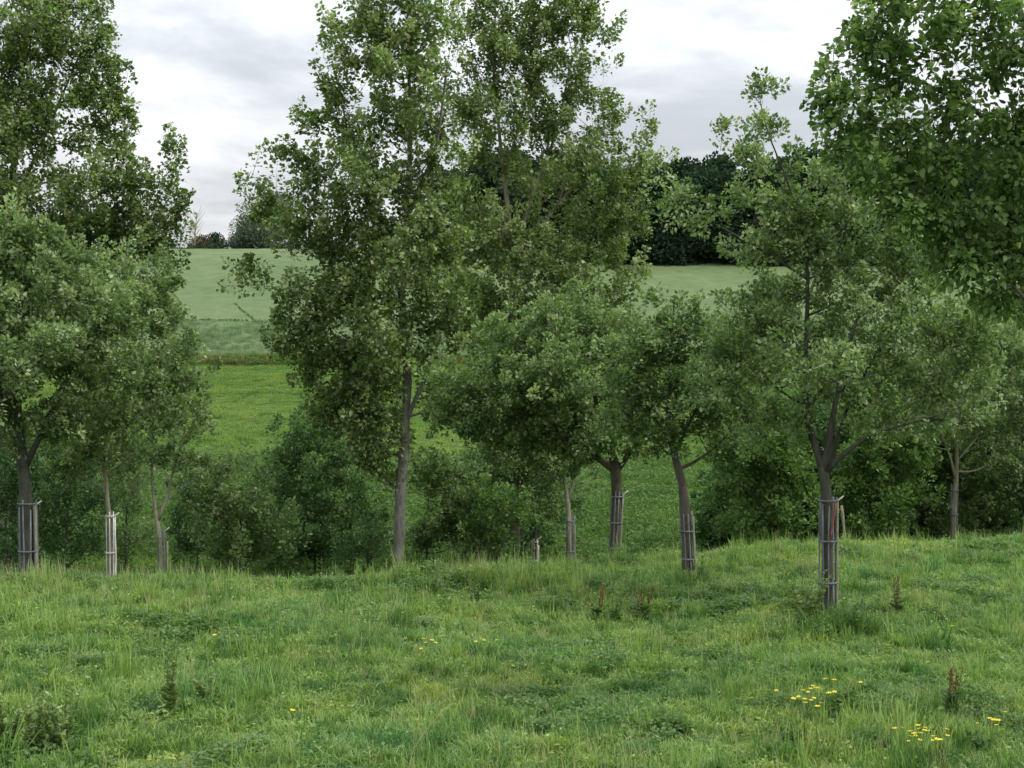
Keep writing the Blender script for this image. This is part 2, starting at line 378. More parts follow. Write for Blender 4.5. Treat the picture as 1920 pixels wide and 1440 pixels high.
    rad_ = (Ls[sid] * spread * (1.05 - .75 * t) * rng.random(m) ** .6)
    pos = pos + off * rad_[:, None]
    ax = off * .8 + dv[sid] * .6 + np.array([0, 0, -droop]) + rng.normal(0, .3, (m, 3))
    Nn = rng.normal(0, .55, (m, 3)) + np.array([0, 0, gloss_up]) + off * .25
    tint = .47 + (np.array(ltint) + .13 * rng.normal(0, 1, n))[sid] + .2 * rng.normal(0, 1, m) + .06 * (t - .5) * 2
    tint = np.clip(tint, 0, .93)
    rare = rng.random(m) < .004; tint[rare] = 1.0
    leaves(C, leaf, pos, ax, Nn, size * rng.uniform(.5, 1.35, m), tint)
    B.build(stem_name, M[bark], root, base, smooth=True)
    C.build('crown', M[mat], root, base)
    return root, P

def copy_tree(root, loc, rz=0, sc=1.0, sz=1.0):
    c = root.copy(); COL.objects.link(c); c.location = loc; c.rotation_euler = (0, 0, rz); c.scale = (sc, sc, sc * sz)
    for ch in root.children:
        d = ch.copy(); COL.objects.link(d); d.parent = c
    return c

# ------------------------------------------------------------------ ground sheet
def sheet(name, xs_of_y, ys, zf, mat, kind='structure'):
    X = np.array([xs_of_y(y) for y in ys]); Yg = np.repeat(np.array(ys)[:, None], X.shape[1], 1)
    Z = zf(X, Yg); V = np.stack([X, Yg, Z], -1).reshape(-1, 3); a, b = X.shape
    i = np.arange(a * b).reshape(a, b); Fq = np.stack([i[:-1, :-1], i[:-1, 1:], i[1:, 1:], i[1:, :-1]], -1).reshape(-1, 4)
    o = add_obj(name, mesh_from(name, V, [Fq], mat, smooth=True)); return tag(o, kind=kind)
ys = np.concatenate([np.linspace(-300, 4, 12), np.arange(5, 60, .3), np.arange(60, 150, 1.0), np.arange(150, 340, 4), np.linspace(340, 3000, 30)])
t_ = np.linspace(-1, 1, 241)
sheet('ground', lambda y: np.sign(t_) * (np.abs(t_) ** 2.2) * 1600 + t_ * (16 + max(y, 0) * .3), ys, ground, M['ground'])
ysc = np.concatenate([[146.0, 146.02], np.arange(147, 335, 2.0)])
def crop_z(X, Y):
    z = ground(X, Y) + .62 + .10 * (vnoise(X, Y, 3, 9) - .5) + .12 * (vnoise(X, Y, 1.2, 10) - .5)
    return np.where(Y <= 146.0, ground(X, Y) - .1, z)
tc_ = np.linspace(-1, 1, 301)
crop_field = sheet('crop_field', lambda y: tc_ * 230, ysc, crop_z, M['crop'])

# ------------------------------------------------------------------ scattered low growth ("stuff"), instanced with geometry nodes
def tuft_mesh(name, mat, nblade, h, rad, width=.006, lean=.5, broad=0, seed=0):
    r = np.random.default_rng(seed); B = Buf()
    a = r.random(nblade) * 2 * PI; q = rad * np.sqrt(r.random(nblade)); base = np.stack([q * np.cos(a), q * np.sin(a), np.full(nblade, -.03)], 1)
    H = h * r.uniform(.45, 1.1, nblade); d = r.random(nblade) * 2 * PI; ln = lean * r.uniform(.1, 1.1, nblade)
    dr = np.stack([np.cos(d), np.sin(d), 0 * d], 1); sd_ = np.stack([-np.sin(d), np.cos(d), 0 * d], 1)
    w = width * r.uniform(.6, 1.4, nblade)
    T = [0, .4, .75, 1.0]; Wd = [1, .95, .6, 0]; vs = []
    for t, ww in zip(T, Wd):
        c = base + np.array([0, 0, 1]) * (H * (t - .28 * ln * t * t))[:, None] + dr * (H * ln * t * t)[:, None]
        if ww > 0: vs += [c - sd_ * (w * ww)[:, None], c + sd_ * (w * ww)[:, None]]
        else: vs += [c]
    V = np.stack(vs, 1); o = np.arange(nblade)[:, None] * 7
    tt = np.clip(r.normal(.45, .2, nblade), 0, .93)
    V_ = V.reshape(-1, 3)
    B.V.append(V_); B.n += len(V_)
    B.F[4] = [np.concatenate([o + np.array([0, 1, 3, 2]), o + np.array([2, 3, 5, 4])])]; B.T[4] = [np.concatenate([tt - .12, tt])]
    B.F[3] = [o + np.array([4, 5, 6])]; B.T[3] = [np.clip(tt + .15, 0, .93)]
    if broad:
        a = r.random(broad) * 2 * PI; q = rad * 1.1 * np.sqrt(r.random(broad)); P = np.stack([q * np.cos(a), q * np.sin(a), h * r.uniform(.1, .75, broad)], 1)
        A = np.stack([np.cos(a), np.sin(a), r.uniform(-.3, .6, broad)], 1)
        leaves(B, 'fruit', P, A, r.normal(0, .3, (broad, 3)) + np.array([0, 0, 1]), h * r.uniform(.18, .4, broad), r.normal(.5, .2, broad))
    ks = sorted(B.F)
    me = mesh_from(name, np.concatenate(B.V), [np.concatenate(B.F[k]) for k in ks], mat, np.clip(np.concatenate([np.concatenate(B.T[k]) for k in ks]), 0, 1))
    return me
def scatter(name, label, cat, meshes, P, S, SZ, var):
    coll = bpy.data.collections.new(name + ' tufts')
    for i, me in enumerate(meshes):
        o = bpy.data.objects.new('%s tuft %02d' % (name, i), me); coll.objects.link(o)
    me = bpy.data.meshes.new(name); n = len(P)
    me.vertices.add(n); me.vertices.foreach_set('co', np.ascontiguousarray(P, dtype=np.float32).ravel())
    rot = np.stack([rng.normal(0, .12, n), rng.normal(0, .12, n), rng.random(n) * 2 * PI], 1)
    scl = np.stack([S, S, S * SZ], 1)
    for nm, ty, key, arr in (('rotv', 'FLOAT_VECTOR', 'vector', rot), ('sclv', 'FLOAT_VECTOR', 'vector', scl), ('varn', 'INT', 'value', var)):
        a = me.attributes.new(nm, ty, 'POINT'); a.data.foreach_set(key, np.ascontiguousarray(arr, dtype=np.int32 if ty == 'INT' else np.float32).ravel())
    me.update(); me.materials.append(meshes[0].materials[0])
    ob = add_obj(name, me)
    ng = bpy.data.node_groups.new(name + ' scatter', 'GeometryNodeTree')
    ng.interface.new_socket('Geometry', in_out='INPUT', socket_type='NodeSocketGeometry'); ng.interface.new_socket('Geometry', in_out='OUTPUT', socket_type='NodeSocketGeometry')
    N = ng.nodes; L = ng.links
    gi = N.new('NodeGroupInput'); go = N.new('NodeGroupOutput'); ip = N.new('GeometryNodeInstanceOnPoints'); ci = N.new('GeometryNodeCollectionInfo')
    ci.inputs['Collection'].default_value = coll; ci.inputs['Separate Children'].default_value = True; ci.inputs['Reset Children'].default_value = True
    L.new(gi.outputs[0], ip.inputs['Points']); L.new(ci.outputs[0], ip.inputs['Instance']); ip.inputs['Pick Instance'].default_value = True
    for nm, ty, sock in (('rotv', 'FLOAT_VECTOR', 'Rotation'), ('sclv', 'FLOAT_VECTOR', 'Scale'), ('varn', 'INT', 'Instance Index')):
        na = N.new('GeometryNodeInputNamedAttribute'); na.data_type = ty; na.inputs['Name'].default_value = nm; L.new(na.outputs[0], ip.inputs[sock])
    L.new(ip.outputs[0], go.inputs[0])
    md = ob.modifiers.new('scatter', 'NODES'); md.node_group = ng
    return tag(ob, label, cat, kind='stuff')
def frustum_points(n, y0, y1, margin=2.0, k=.34, power=1.0):
    """points between two depths, evenly spread over the strip in view (plus a margin)"""
    y = np.sqrt(rng.random(int(n)) * (y1 ** 2 - y0 ** 2) + y0 ** 2) if power == 1 else y0 + (y1 - y0) * rng.random(int(n)) ** power
    x = (rng.random(int(n)) * 2 - 1) * (y * k + margin)
    return x, y
# meadow
gm = [tuft_mesh('grass tuft', M['grass'], 56, .19, .17, .0052, 1.0, 0, i) for i in range(5)] + \
     [tuft_mesh('grass tuft', M['grass'], 34, .18, .17, .006, .8, 20, 20 + i) for i in range(3)] + \
     [tuft_mesh('grass tuft', M['grass'], 26, .42, .15, .005, .45, 0, 30 + i) for i in range(2)]
gm += [tuft_mesh('herb tuft', M['weed'], 16, .18, .13, .005, .6, 70, 40 + i) for i in range(2)]
gm += [tuft_mesh('dead tuft', M['straw'], 16, .34, .14, .003, .5, 0, 45)]
x, y = frustum_points(60000, 11, 44, 4.5)
kv = rng.random(len(x))
hv = .38 + .85 * vnoise(x, y, 1.1, 21) * vnoise(x, y, 3.3, 22) + 1.1 * vnoise(x, y, .45, 23) ** 3 + .22 * np.exp(-((y - np.interp(x, [-12, -8, -4, 0, 2, 4, 8, 14], [24, 24.5, 25.5, 27, 28.5, 30, 32, 33])) / 2.2) ** 2)
var = np.where(kv < .74, rng.integers(0, 5, len(x)), np.where(kv < .95, rng.integers(5, 8, len(x)), rng.integers(8, 10, len(x))))
h1 = vnoise(x, y, .42, 41) * vnoise(x, y, 1.5, 42); herb = (h1 > .445) & (rng.random(len(x)) < .5); hv = np.where(herb, hv * .9 + .5 * h1, hv); var = np.where(herb, rng.integers(10, 12, len(x)), var)
var = np.where(rng.random(len(x)) < .02 + .20 * vnoise(x, y, 1.6, 43) ** 3 + .14 * np.exp(-((y - np.interp(x, [-12, -8, -4, 0, 2, 4, 8, 14], [24, 24.5, 25.5, 27, 28.5, 30, 32, 33])) / 2.5) ** 2) * np.clip(.3 - x * .12, .1, 1), 12, var)
scatter('meadow_grass', 'long tufted green grass covering the near meadow', 'grass', gm,
        np.stack([x, y, ground(x, y)], 1), np.ones(len(x)) * rng.uniform(.75, 1.2, len(x)), hv * rng.uniform(.8, 1.2, len(x)), var)
# pasture beyond the valley
pm = [tuft_mesh('pasture tuft', M['pasture_g'], 30, .16, .24, .012, .8, 8, 50 + i) for i in range(4)]
x, y = frustum_points(60000, 42, 142, 5)
scatter('pasture_grass', 'short cropped grass on the sunlit far pasture slope', 'grass', pm,
        np.stack([x, y, ground(x, y)], 1), rng.uniform(.9, 1.6, len(x)), .35 + 1.0 * vnoise(x, y, 2.5, 31) ** 2 + 2.6 * vnoise(x, y, 1.7, 35) ** 7, rng.integers(0, 4, len(x)))
vm = [tuft_mesh('valley tuft', M['valley_shade_g'], 34, .42, .30, .011, .6, 14, 80 + i) for i in range(3)]  # extra long dark tufts stand in for the shade under the trees
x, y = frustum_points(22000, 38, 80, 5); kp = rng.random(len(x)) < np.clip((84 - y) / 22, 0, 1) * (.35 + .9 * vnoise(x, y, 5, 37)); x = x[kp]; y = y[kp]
scatter('valley_grass', 'longer grass in the hollow between the trees, tree shade put into its dark green', 'grass', vm,
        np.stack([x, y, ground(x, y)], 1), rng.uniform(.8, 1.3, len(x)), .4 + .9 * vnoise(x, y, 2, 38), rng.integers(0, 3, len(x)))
dm = [tuft_mesh('dry tuft', M['dry_g'], 40, .55, .35, .016, .6, 14, 60 + i) for i in range(3)]
x = rng.uniform(-62, 62, 5200); y = rng.uniform(140.6, 145.8, 5200)
scatter('bank_weeds', 'rust brown dry weeds along the bank below the crop', 'weeds', dm,
        np.stack([x, y, ground(x, y)], 1), rng.uniform(.8, 1.3, len(x)), .4 + .8 * vnoise(x, y, 5, 33), rng.integers(0, 3, len(x)))
cm = [tuft_mesh('crop tuft', M['crop_g'], 40, .85, .30, .012, .25, 0, 70 + i) for i in range(3)]
x, y = frustum_points(26000, 146, 172, 6); 
scatter('crop_edge', 'blue green standing cereal at the near edge of the field', 'crop', cm,
        np.stack([x, y, ground(x, y)], 1), rng.uniform(.8, 1.2, len(x)), .85 + .3 * vnoise(x, y, 6, 34), rng.integers(0, 3, len(x)))

# ------------------------------------------------------------------ poplars
PK = dict(leaf='poplar', mat='poplar', bark='bark_pop', size=.096, dens=13.4, lps=52, spray=.62, up=.75, droop=.45, spread=.42)
make_tree('poplar_tree', 'tall open crowned poplar whose bare grey lower trunk stands clear in the grass', 'tree', 38,
    [(744, 1045, .17), (750, 960, .155), (757, 850, .14), (764, 700, .12), (752, 560, .10), (762, 420, .08), (770, 250, .06), (764, 60, .035), (762, -60, .015)],
    [(752, -30, 70, 60), (700, 30, 55, 60), (810, 40, 60, 70), (640, 110, 42, 62), (720, 130, 60, 60), (800, 150, 50, 60), (625, 175, 32, 30),
     (575, 235, 32, 34), (650, 220, 60, 50), (740, 240, 60, 50), (820, 250, 40, 50), (528, 292, 34, 26), (600, 310, 50, 40), (680, 320, 55, 45), (770, 330, 60, 45),
     (495, 365, 38, 30), (560, 395, 55, 38), (640, 400, 60, 45), (720, 420, 65, 50), (800, 420, 55, 55), (480, 400, 26, 22), (540, 450, 45, 30), (620, 480, 60, 45),
     (700, 500, 60, 50), (790, 500, 60, 50), (470, 500, 24, 16), (500, 530, 42, 20), (580, 540, 45, 32), (530, 575, 34, 18), (650, 570, 65, 45), (740, 590, 65, 50), (820, 590, 45, 45),
     (575, 620, 50, 36), (545, 660, 34, 30), (610, 680, 58, 38), (690, 660, 65, 45), (780, 660, 50, 45), (640, 740, 52, 38), (700, 740, 50, 40), (660, 800, 42, 32), (710, 830, 34, 36),
     (835, 700, 40, 30), (725, 900, 26, 24), (680, 860, 30, 25), (600, 720, 50, 36), (650, 650, 60, 40), (700, 700, 50, 50), (670, 780, 50, 40), (740, 800, 34, 40, .3), (850, 520, 50, 50), (850, 620, 50, 44), (840, 460, 40, 40), (720, 780, 34, 34, -.4), (730, 640, 50, 60, -1.2), (760, 500, 60, 60, -1.3), (700, 350, 60, 60, -1.2), (780, 200, 60, 60, -1.0), (860, 320, 30, 50, 0, .8), (600, 600, 50, 50), (580, 560, 40, 30), (640, 560, 60, 60), (690, 440, 60, 60), (600, 440, 50, 40), (820, 760, 36, 40), (700, 850, 34, 40), (630, 770, 46, 40), (560, 350, 40, 30), (700, 60, 50, 60)],
    group='tall poplars', **PK, limbs=[[(756, 800, .06, -.1), (785, 735, .045, -.2), (805, 690, .035, -.3), (822, 640, .02, -.3)],
        [(752, 560, .07, .1), (700, 420, .05, .3), (660, 300, .035, .4), (640, 200, .02, .4)], [(762, 420, .06, 0), (820, 280, .04, -.3), (840, 130, .02, -.4)]])
make_tree('poplar_tree', 'poplar with forking upper stems, its crown joining the bare trunked poplar at centre', 'tree', 44,
    [(965, 1040, .18), (963, 800, .17), (964, 600, .15), (962, 480, .095), (945, 330, .06), (925, 150, .04), (930, -20, .02)],
    [(930, 10, 45, 55), (900, 70, 40, 50), (980, 50, 60, 60), (1060, 30, 55, 60), (1100, 50, 35, 60), (1010, 130, 60, 60), (1090, 140, 50, 60), (930, 150, 45, 55),
     (1135, 190, 36, 40), (880, 200, 40, 50), (1050, 220, 55, 50), (985, 240, 40, 40, 0, .5), (1120, 260, 50, 45), (1218, 232, 20, 36, 0, .8), (1200, 290, 46, 36), (1160, 330, 50, 42),
     (900, 290, 40, 45, 0, .7), (960, 330, 45, 45, 0, .5), (1050, 310, 60, 50, 0, .6), (1090, 390, 60, 45), (1165, 400, 46, 45), (1010, 410, 50, 45, 0, .6), (900, 400, 45, 50, 0, .75),
     (1060, 470, 60, 42), (1140, 480, 58, 42), (1175, 520, 38, 30), (1070, 545, 55, 35), (900, 510, 45, 45), (950, 560, 50, 40, 0, .5), (1130, 560, 45, 30), (1020, 580, 45, 35), (890, 600, 50, 45), (960, 100, 60, 60), (1020, 20, 60, 50), (1140, 60, 26, 40), (1100, 330, 60, 60, -1), (1190, 440, 40, 40), (1060, 520, 60, 50, -1), (890, 480, 50, 50, .5), (1000, 330, 50, 40, 1, .7), (930, 220, 60, 60, -.6), (1010, 240, 50, 50, -.6, .8), (940, 440, 60, 60, -.8, .8), (1020, 480, 60, 50, -.8), (970, 540, 60, 50, -.8), (1080, 590, 60, 40), (1160, 590, 50, 30, 0, .8), (860, 180, 40, 60), (860, 420, 50, 60), (870, 560, 60, 60), (920, 620, 60, 50), (1000, 640, 60, 40), (860, 60, 36, 50)],
    group='tall poplars', limbs=[[(964, 520, .075, 0), (985, 400, .055, .2), (1040, 260, .04, .3), (1075, 100, .02, .3)], [(962, 480, .045, 0), (1020, 420, .035, -.3), (1090, 330, .035, -.4), (1130, 240, .02, -.4)],
        [(945, 330, .05, 0), (975, 230, .035, 0), (1000, 130, .02, 0)]], **{**PK, 'dens': 11, 'bark': 'bark_pale'})
make_tree('poplar_tree', 'tall wide crowned poplar behind the orchard trees at the left edge', 'tree', 40,
    [(5, 1045, .2), (8, 800, .18), (14, 500, .14), (24, 330, .10), (40, 150, .07), (60, -60, .03)],
    [(40, -20, 80, 60), (130, 10, 60, 50), (185, 25, 26, 40), (30, 90, 70, 60), (120, 90, 60, 50), (190, 110, 32, 35), (60, 180, 70, 50), (150, 180, 60, 45), (215, 170, 34, 28),
     (225, 230, 40, 32), (130, 260, 65, 42), (30, 260, 50, 45, 0, .7), (235, 275, 36, 26), (320, 300, 28, 34), (300, 350, 46, 34), (200, 340, 60, 40), (100, 350, 60, 40, 0, .6), (0, 350, 60, 60, 0, .55),
     (335, 380, 26, 34), (250, 410, 70, 40), (150, 430, 70, 40), (50, 440, 70, 50), (310, 430, 40, 34), (320, 495, 26, 40), (250, 480, 60, 36), (150, 500, 70, 40, 0, 1.4), (80, 440, 80, 44, 0, 1.3), (200, 450, 60, 40, 0, 1.2), (0, 420, 70, 50, 0, 1.2), (60, 540, 80, 50), (200, 560, 70, 40),
     (-60, 100, 70, 90), (-70, 260, 70, 90), (-70, 440, 70, 90), (80, 60, 80, 60, -1), (60, 240, 80, 60, -1), (40, 360, 90, 60, -1), (160, 380, 70, 50, -1), (240, 330, 50, 40, -.5), (10, 180, 60, 60), (270, 420, 60, 50), (200, 200, 50, 50), (160, 100, 50, 50), (120, 540, 80, 60, -1)],
    group='tall poplars', limbs=[[(20, 380, .07, 0), (50, 330, .05, 0), (95, 230, .035, 0), (150, 100, .02, 0)], [(10, 560, .07, 0), (80, 440, .05, .2), (180, 360, .035, .3), (280, 330, .02, .3)]], **PK)

# ------------------------------------------------------------------ orchard trees with trunk guards
FK = dict(leaf='fruit', mat='fruit', bark='bark', size=.078, dens=50, lps=52, spray=.36, up=.45, droop=.05, spread=.5, twig_r=.004, limb_r=.035)
def guard(px, py_top, wpx, Y, label, nl=9, mat='lath_grey', lean=(0, 0), hoops=(.02, .36, .72), stake=True, tape=False, stub=True, hmin=.5, group='slatted guards round the orchard trunks', stake_h=.97, stake_dx=.42, zt=None):
    s = PXM(Y); wpx = wpx * .88; top = W(px, py_top, Y); g = float(ground(top[0] - lean[0] / s, Y)) - .05
    base = np.array([top[0] - lean[0] / s, Y, g]); h = max(hmin, top[2] - g); r = wpx / s / 2
    t = thing('tree_guard', label, 'tree guard', base, group)
    ax = np.array([top[0] - base[0], lean[1], 0.])
    def at(a, z, rr): return np.array([rr * math.cos(a), rr * math.sin(a), 0]) + ax * z / h + np.array([0, 0, z])
    for i in range(nl):
        a = 2 * PI * i / nl + .2; B = Buf(); zz = np.linspace(0, h * (1 + rng.uniform(-.07, .02)), 6); tilt = rng.normal(0, .035)
        w = max(.009, r * .075); q = np.array([at(a + .03 * math.sin(z * 3 + i) + tilt * z, z, r) for z in zz]); q[:, :2] += rng.normal(0, .003, (6, 2))
        tg = np.array([-math.sin(a), math.cos(a), 0]); nv = np.array([math.cos(a), math.sin(a), 0]); th = .006
        ring = np.stack([q - tg * w - nv * th, q + tg * w - nv * th, q + tg * w + nv * th, q - tg * w + nv * th], 1)
        idx = np.arange(24).reshape(6, 4); Fq = np.stack([idx[:-1], np.roll(idx[:-1], -1, 1), np.roll(idx[1:], -1, 1), idx[1:]], -1).reshape(-1, 4)
        B.add(ring, np.concatenate([Fq, idx[0][None, ::-1], idx[-1][None]])); B.build('lath', M[mat], t)
    for f in hoops:
        z = h * (1 - f) - .01; B = Buf(); k = 24; aa = np.arange(k) * 2 * PI / k
        ring = []
        for a in aa:
            ring.append([at(a, z - .014, r + .009), at(a, z + .014, r + .009), at(a, z + .014, r + .016), at(a, z - .014, r + .016)])
        ring = np.array(ring); idx = np.arange(k * 4).reshape(k, 4); nx = np.roll(idx, -1, 0)
        Fq = np.stack([idx, np.roll(idx, -1, 1), np.roll(nx, -1, 1), nx], -1).reshape(-1, 4); B.add(ring, Fq); B.build('hoop', M[mat], t)
    if stake:
        B = Buf(); x0 = r * (.55 + stake_dx); n = 7; z = np.linspace(-.1, h * stake_h, n)
        c = np.stack([x0 + ax[0] * z / h * .9 + rng.normal(0, .004, n), np.full(n, -r * .25), z], 1); rs = max(.022, r * .2)
        tubes(B, c[None], np.full((1, n), rs), 8); B.build('stake', M['stake' if mat != 'lath_pale' else mat], t)
    if stub:
        B = Buf(); p = at(0, h * .985, r); tubes(B, np.array([[p + [-.05, -.03, -.06], p + [.03, -.03, 0], p + [.09, -.04, .05]]]), np.array([[.012, .014, .009]]), 6); B.build('tie', M['white_tie'], t)
    if tape:
        B = Buf(); zs = np.linspace(h * .66, h * .96, 6); xs_ = r * np.array([.12, .16, .34, .42, .62, .66]); w = r * .09
        q = np.stack([xs_, -np.sqrt(np.maximum((r + .024) ** 2 - xs_ ** 2, 0)) - .004, zs], 1)
        ring = np.stack([q - [w, 0, 0], q + [w, 0, 0], q + [w, .004, 0], q + [-w, .004, 0]], 1); idx = np.arange(24).reshape(6, 4)
        Fq = np.stack([idx[:-1], np.roll(idx[:-1], -1, 1), np.roll(idx[1:], -1, 1), idx[1:]], -1).reshape(-1, 4)
        B.add(ring, np.concatenate([Fq, idx[0][None, ::-1], idx[-1][None]])); o = B.build('tape', M['red_tape'], t); o['label'] = 'faded red tape strip'
    return t
YE = 23.5
make_tree('orchard_tree', 'wide spreading orchard tree with a thin leader poking into the sky', 'tree', YE,
    [(1552, 1150, .10), (1552, 1000, .095), (1550, 900, .09), (1545, 872, .085), (1520, 820, .06), (1508, 740, .045), (1512, 620, .038), (1516, 520, .03), (1505, 420, .022), (1470, 320, .016), (1430, 230, .010), (1422, 165, .006)],
    [(1422, 175, 18, 28, 0, .7), (1446, 158, 12, 10, 0, .7), (1420, 235, 24, 36, 0, .9), (1345, 250, 20, 12, 0, .8), (1380, 282, 24, 16, 0, .8), (1455, 245, 18, 14, 0, .8), (1488, 300, 16, 22, 0, .8), (1425, 305, 44, 28, 0, 1),
     (1270, 360, 44, 28, 0, .7), (1330, 400, 48, 28, 0, .7), (1260, 405, 36, 18, 0, .6), (1395, 370, 45, 34, 0, .6), (1470, 380, 45, 40), (1540, 330, 40, 34), (1380, 460, 24, 10, 0, .5), (1440, 460, 50, 42),
     (1520, 450, 55, 48), (1600, 400, 55, 48), (1650, 340, 45, 36), (1600, 490, 60, 44), (1690, 440, 55, 44), (1430, 520, 26, 22, 0, .6), (1480, 550, 55, 34, 0, .5), (1560, 570, 60, 40, 0, .75), (1650, 560, 60, 44), (1740, 530, 55, 44),
     (1400, 600, 55, 36), (1470, 640, 60, 38, 0, .8), (1560, 650, 60, 40, 0, .8), (1650, 650, 60, 40), (1740, 620, 60, 42), (1800, 640, 46, 36), (1370, 670, 48, 36), (1440, 710, 60, 34, 0, .85), (1540, 730, 50, 30, 0, .7),
     (1640, 730, 60, 34, 0, .85), (1740, 710, 56, 36), (1380, 740, 40, 28), (1430, 780, 36, 18, 0, .7), (1600, 780, 40, 18, 0, .6), (1780, 740, 40, 26), (1420, 820, 44, 24, 0, .8), (1480, 790, 50, 34), (1650, 800, 60, 30), (1740, 780, 56, 34), (1820, 720, 50, 50), (1850, 620, 50, 50), (1700, 500, 60, 50), (1560, 500, 70, 50), (1450, 600, 60, 50), (1380, 640, 50, 50, .5), (1600, 720, 60, 50, .6), (1500, 400, 50, 50), (1620, 300, 50, 40), (1690, 600, 80, 60, -.8, .7), (1480, 680, 70, 50, -.8, .6), (1330, 720, 40, 30), (1560, 690, 80, 50, -1.1, .35), (1600, 600, 80, 60, 1.2, .5), (1500, 560, 80, 60, 1.0, .4)],
    limbs=[[(1550, 880, .065, 0), (1552, 820, .055, -.1), (1560, 760, .04, -.2), (1575, 690, .028, -.2), (1600, 600, .02, -.2)], [(1552, 885, .05, 0), (1590, 835, .034, -.15), (1650, 800, .024, -.25), (1720, 785, .016, -.3), (1790, 762, .009, -.3)],
        [(1545, 880, .05, 0), (1570, 850, .04, .2), (1590, 780, .03, .4), (1660, 660, .022, .5), (1720, 560, .015, .5)], [(1512, 620, .02, 0), (1430, 560, .016, .2), (1400, 600, .012, .3)],
        [(1514, 540, .022, 0), (1400, 450, .016, 0), (1340, 420, .010, 0)], [(1516, 500, .02, 0), (1590, 420, .018, 0), (1680, 340, .012, 0)]],
    group='orchard trees', dk=1.0, **{k: v for k, v in {**FK, 'lps': 50, 'size': .068, 'mat': 'fruit', 'dens': 42}.items()})
guard(1553, 932, 38, YE, 'tall grey slatted guard with a red tape strip, nearest the viewer', nl=10, hoops=(.02, .355, .70), tape=True)
make_tree('orchard_tree', 'orchard tree on a dark leaning trunk just left of the nearest tall grey guard', 'tree', 27.3,
    [(1290, 1065, .105), (1286, 960, .10), (1278, 890, .085), (1262, 850, .06), (1250, 800, .05), (1258, 700, .035), (1262, 600, .02), (1264, 560, .01)],
    [(1262, 570, 22, 26, 0, .7), (1230, 610, 45, 30), (1300, 620, 50, 32), (1210, 670, 50, 36), (1280, 690, 55, 40), (1350, 690, 50, 40), (1180, 730, 45, 36), (1250, 760, 55, 34), (1330, 770, 55, 36), (1390, 760, 40, 36), (1290, 810, 40, 22, 0, .6), (1360, 820, 40, 24, 0, .8), (1220, 810, 40, 26), (1180, 650, 46, 34), (1160, 790, 44, 30), (1350, 640, 50, 34), (1400, 690, 44, 36), (1300, 740, 60, 40, -.4), (1240, 840, 34, 18, 0, .8)],
    limbs=[[(1262, 845, .04, 0), (1285, 800, .03, 0), (1330, 740, .02, .2)], [(1252, 820, .04, 0), (1215, 770, .025, .2), (1190, 720, .015, .2)]], group='orchard trees', **{**FK, 'bark': 'bark_brown', 'mat': 'fruit_dark', 'dens': 42})
guard(1286, 955, 27, 27.3, 'grey slatted guard round the dark leaning trunk with a jutting stub', nl=8, hoops=(.3, .7), stake_h=.9, stub=False, lean=(-8, 0))
make_tree('orchard_tree', 'orchard tree with a dense domed crown on a brown forked trunk, mid row', 'tree', 30,
    [(1152, 1050, .125), (1156, 960, .12), (1158, 890, .12), (1150, 850, .08), (1120, 780, .05), (1110, 700, .035), (1100, 620, .02)],
    [(1080, 610, 60, 30), (1150, 610, 50, 34), (1010, 640, 60, 34), (1100, 660, 60, 36), (1180, 660, 50, 36), (950, 680, 55, 36), (1030, 700, 60, 36), (1120, 720, 60, 36), (900, 730, 50, 38), (980, 750, 60, 38), (1070, 770, 60, 34), (1160, 770, 55, 34),
     (880, 790, 48, 32), (950, 810, 60, 30), (1040, 830, 55, 26), (1110, 840, 40, 20, 0, .7), (1180, 820, 36, 20, 0, .8), (1020, 590, 60, 30), (1080, 570, 36, 24), (930, 640, 40, 30), (960, 720, 80, 50, -.8), (1060, 690, 80, 50, -1), (900, 790, 60, 40, .5), (990, 800, 60, 34, .5), (960, 850, 50, 24), (860, 760, 40, 30), (1120, 820, 60, 30, -.5), (1180, 840, 40, 24, -.4, .9), (1070, 850, 46, 22), (1200, 740, 50, 40), (1210, 790, 40, 30), (830, 720, 36, 30), (820, 790, 36, 30, 0, .8)],
    limbs=[[(1160, 880, .07, 0), (1185, 850, .05, 0), (1200, 790, .03, .1)], [(1156, 885, .07, 0), (1110, 850, .05, -.1), (1040, 810, .035, -.2), (960, 760, .02, -.3)]], group='orchard trees', **{**FK, 'bark': 'bark_brown', 'mat': 'fruit_dark', 'dens': 42, 'lps': 54, 'size': .08})
guard(1158, 922, 25, 30, 'grey slatted guard around the brown forked trunk in mid row', nl=9, hoops=(.05, .37, .68, .95), lean=(8, 0))
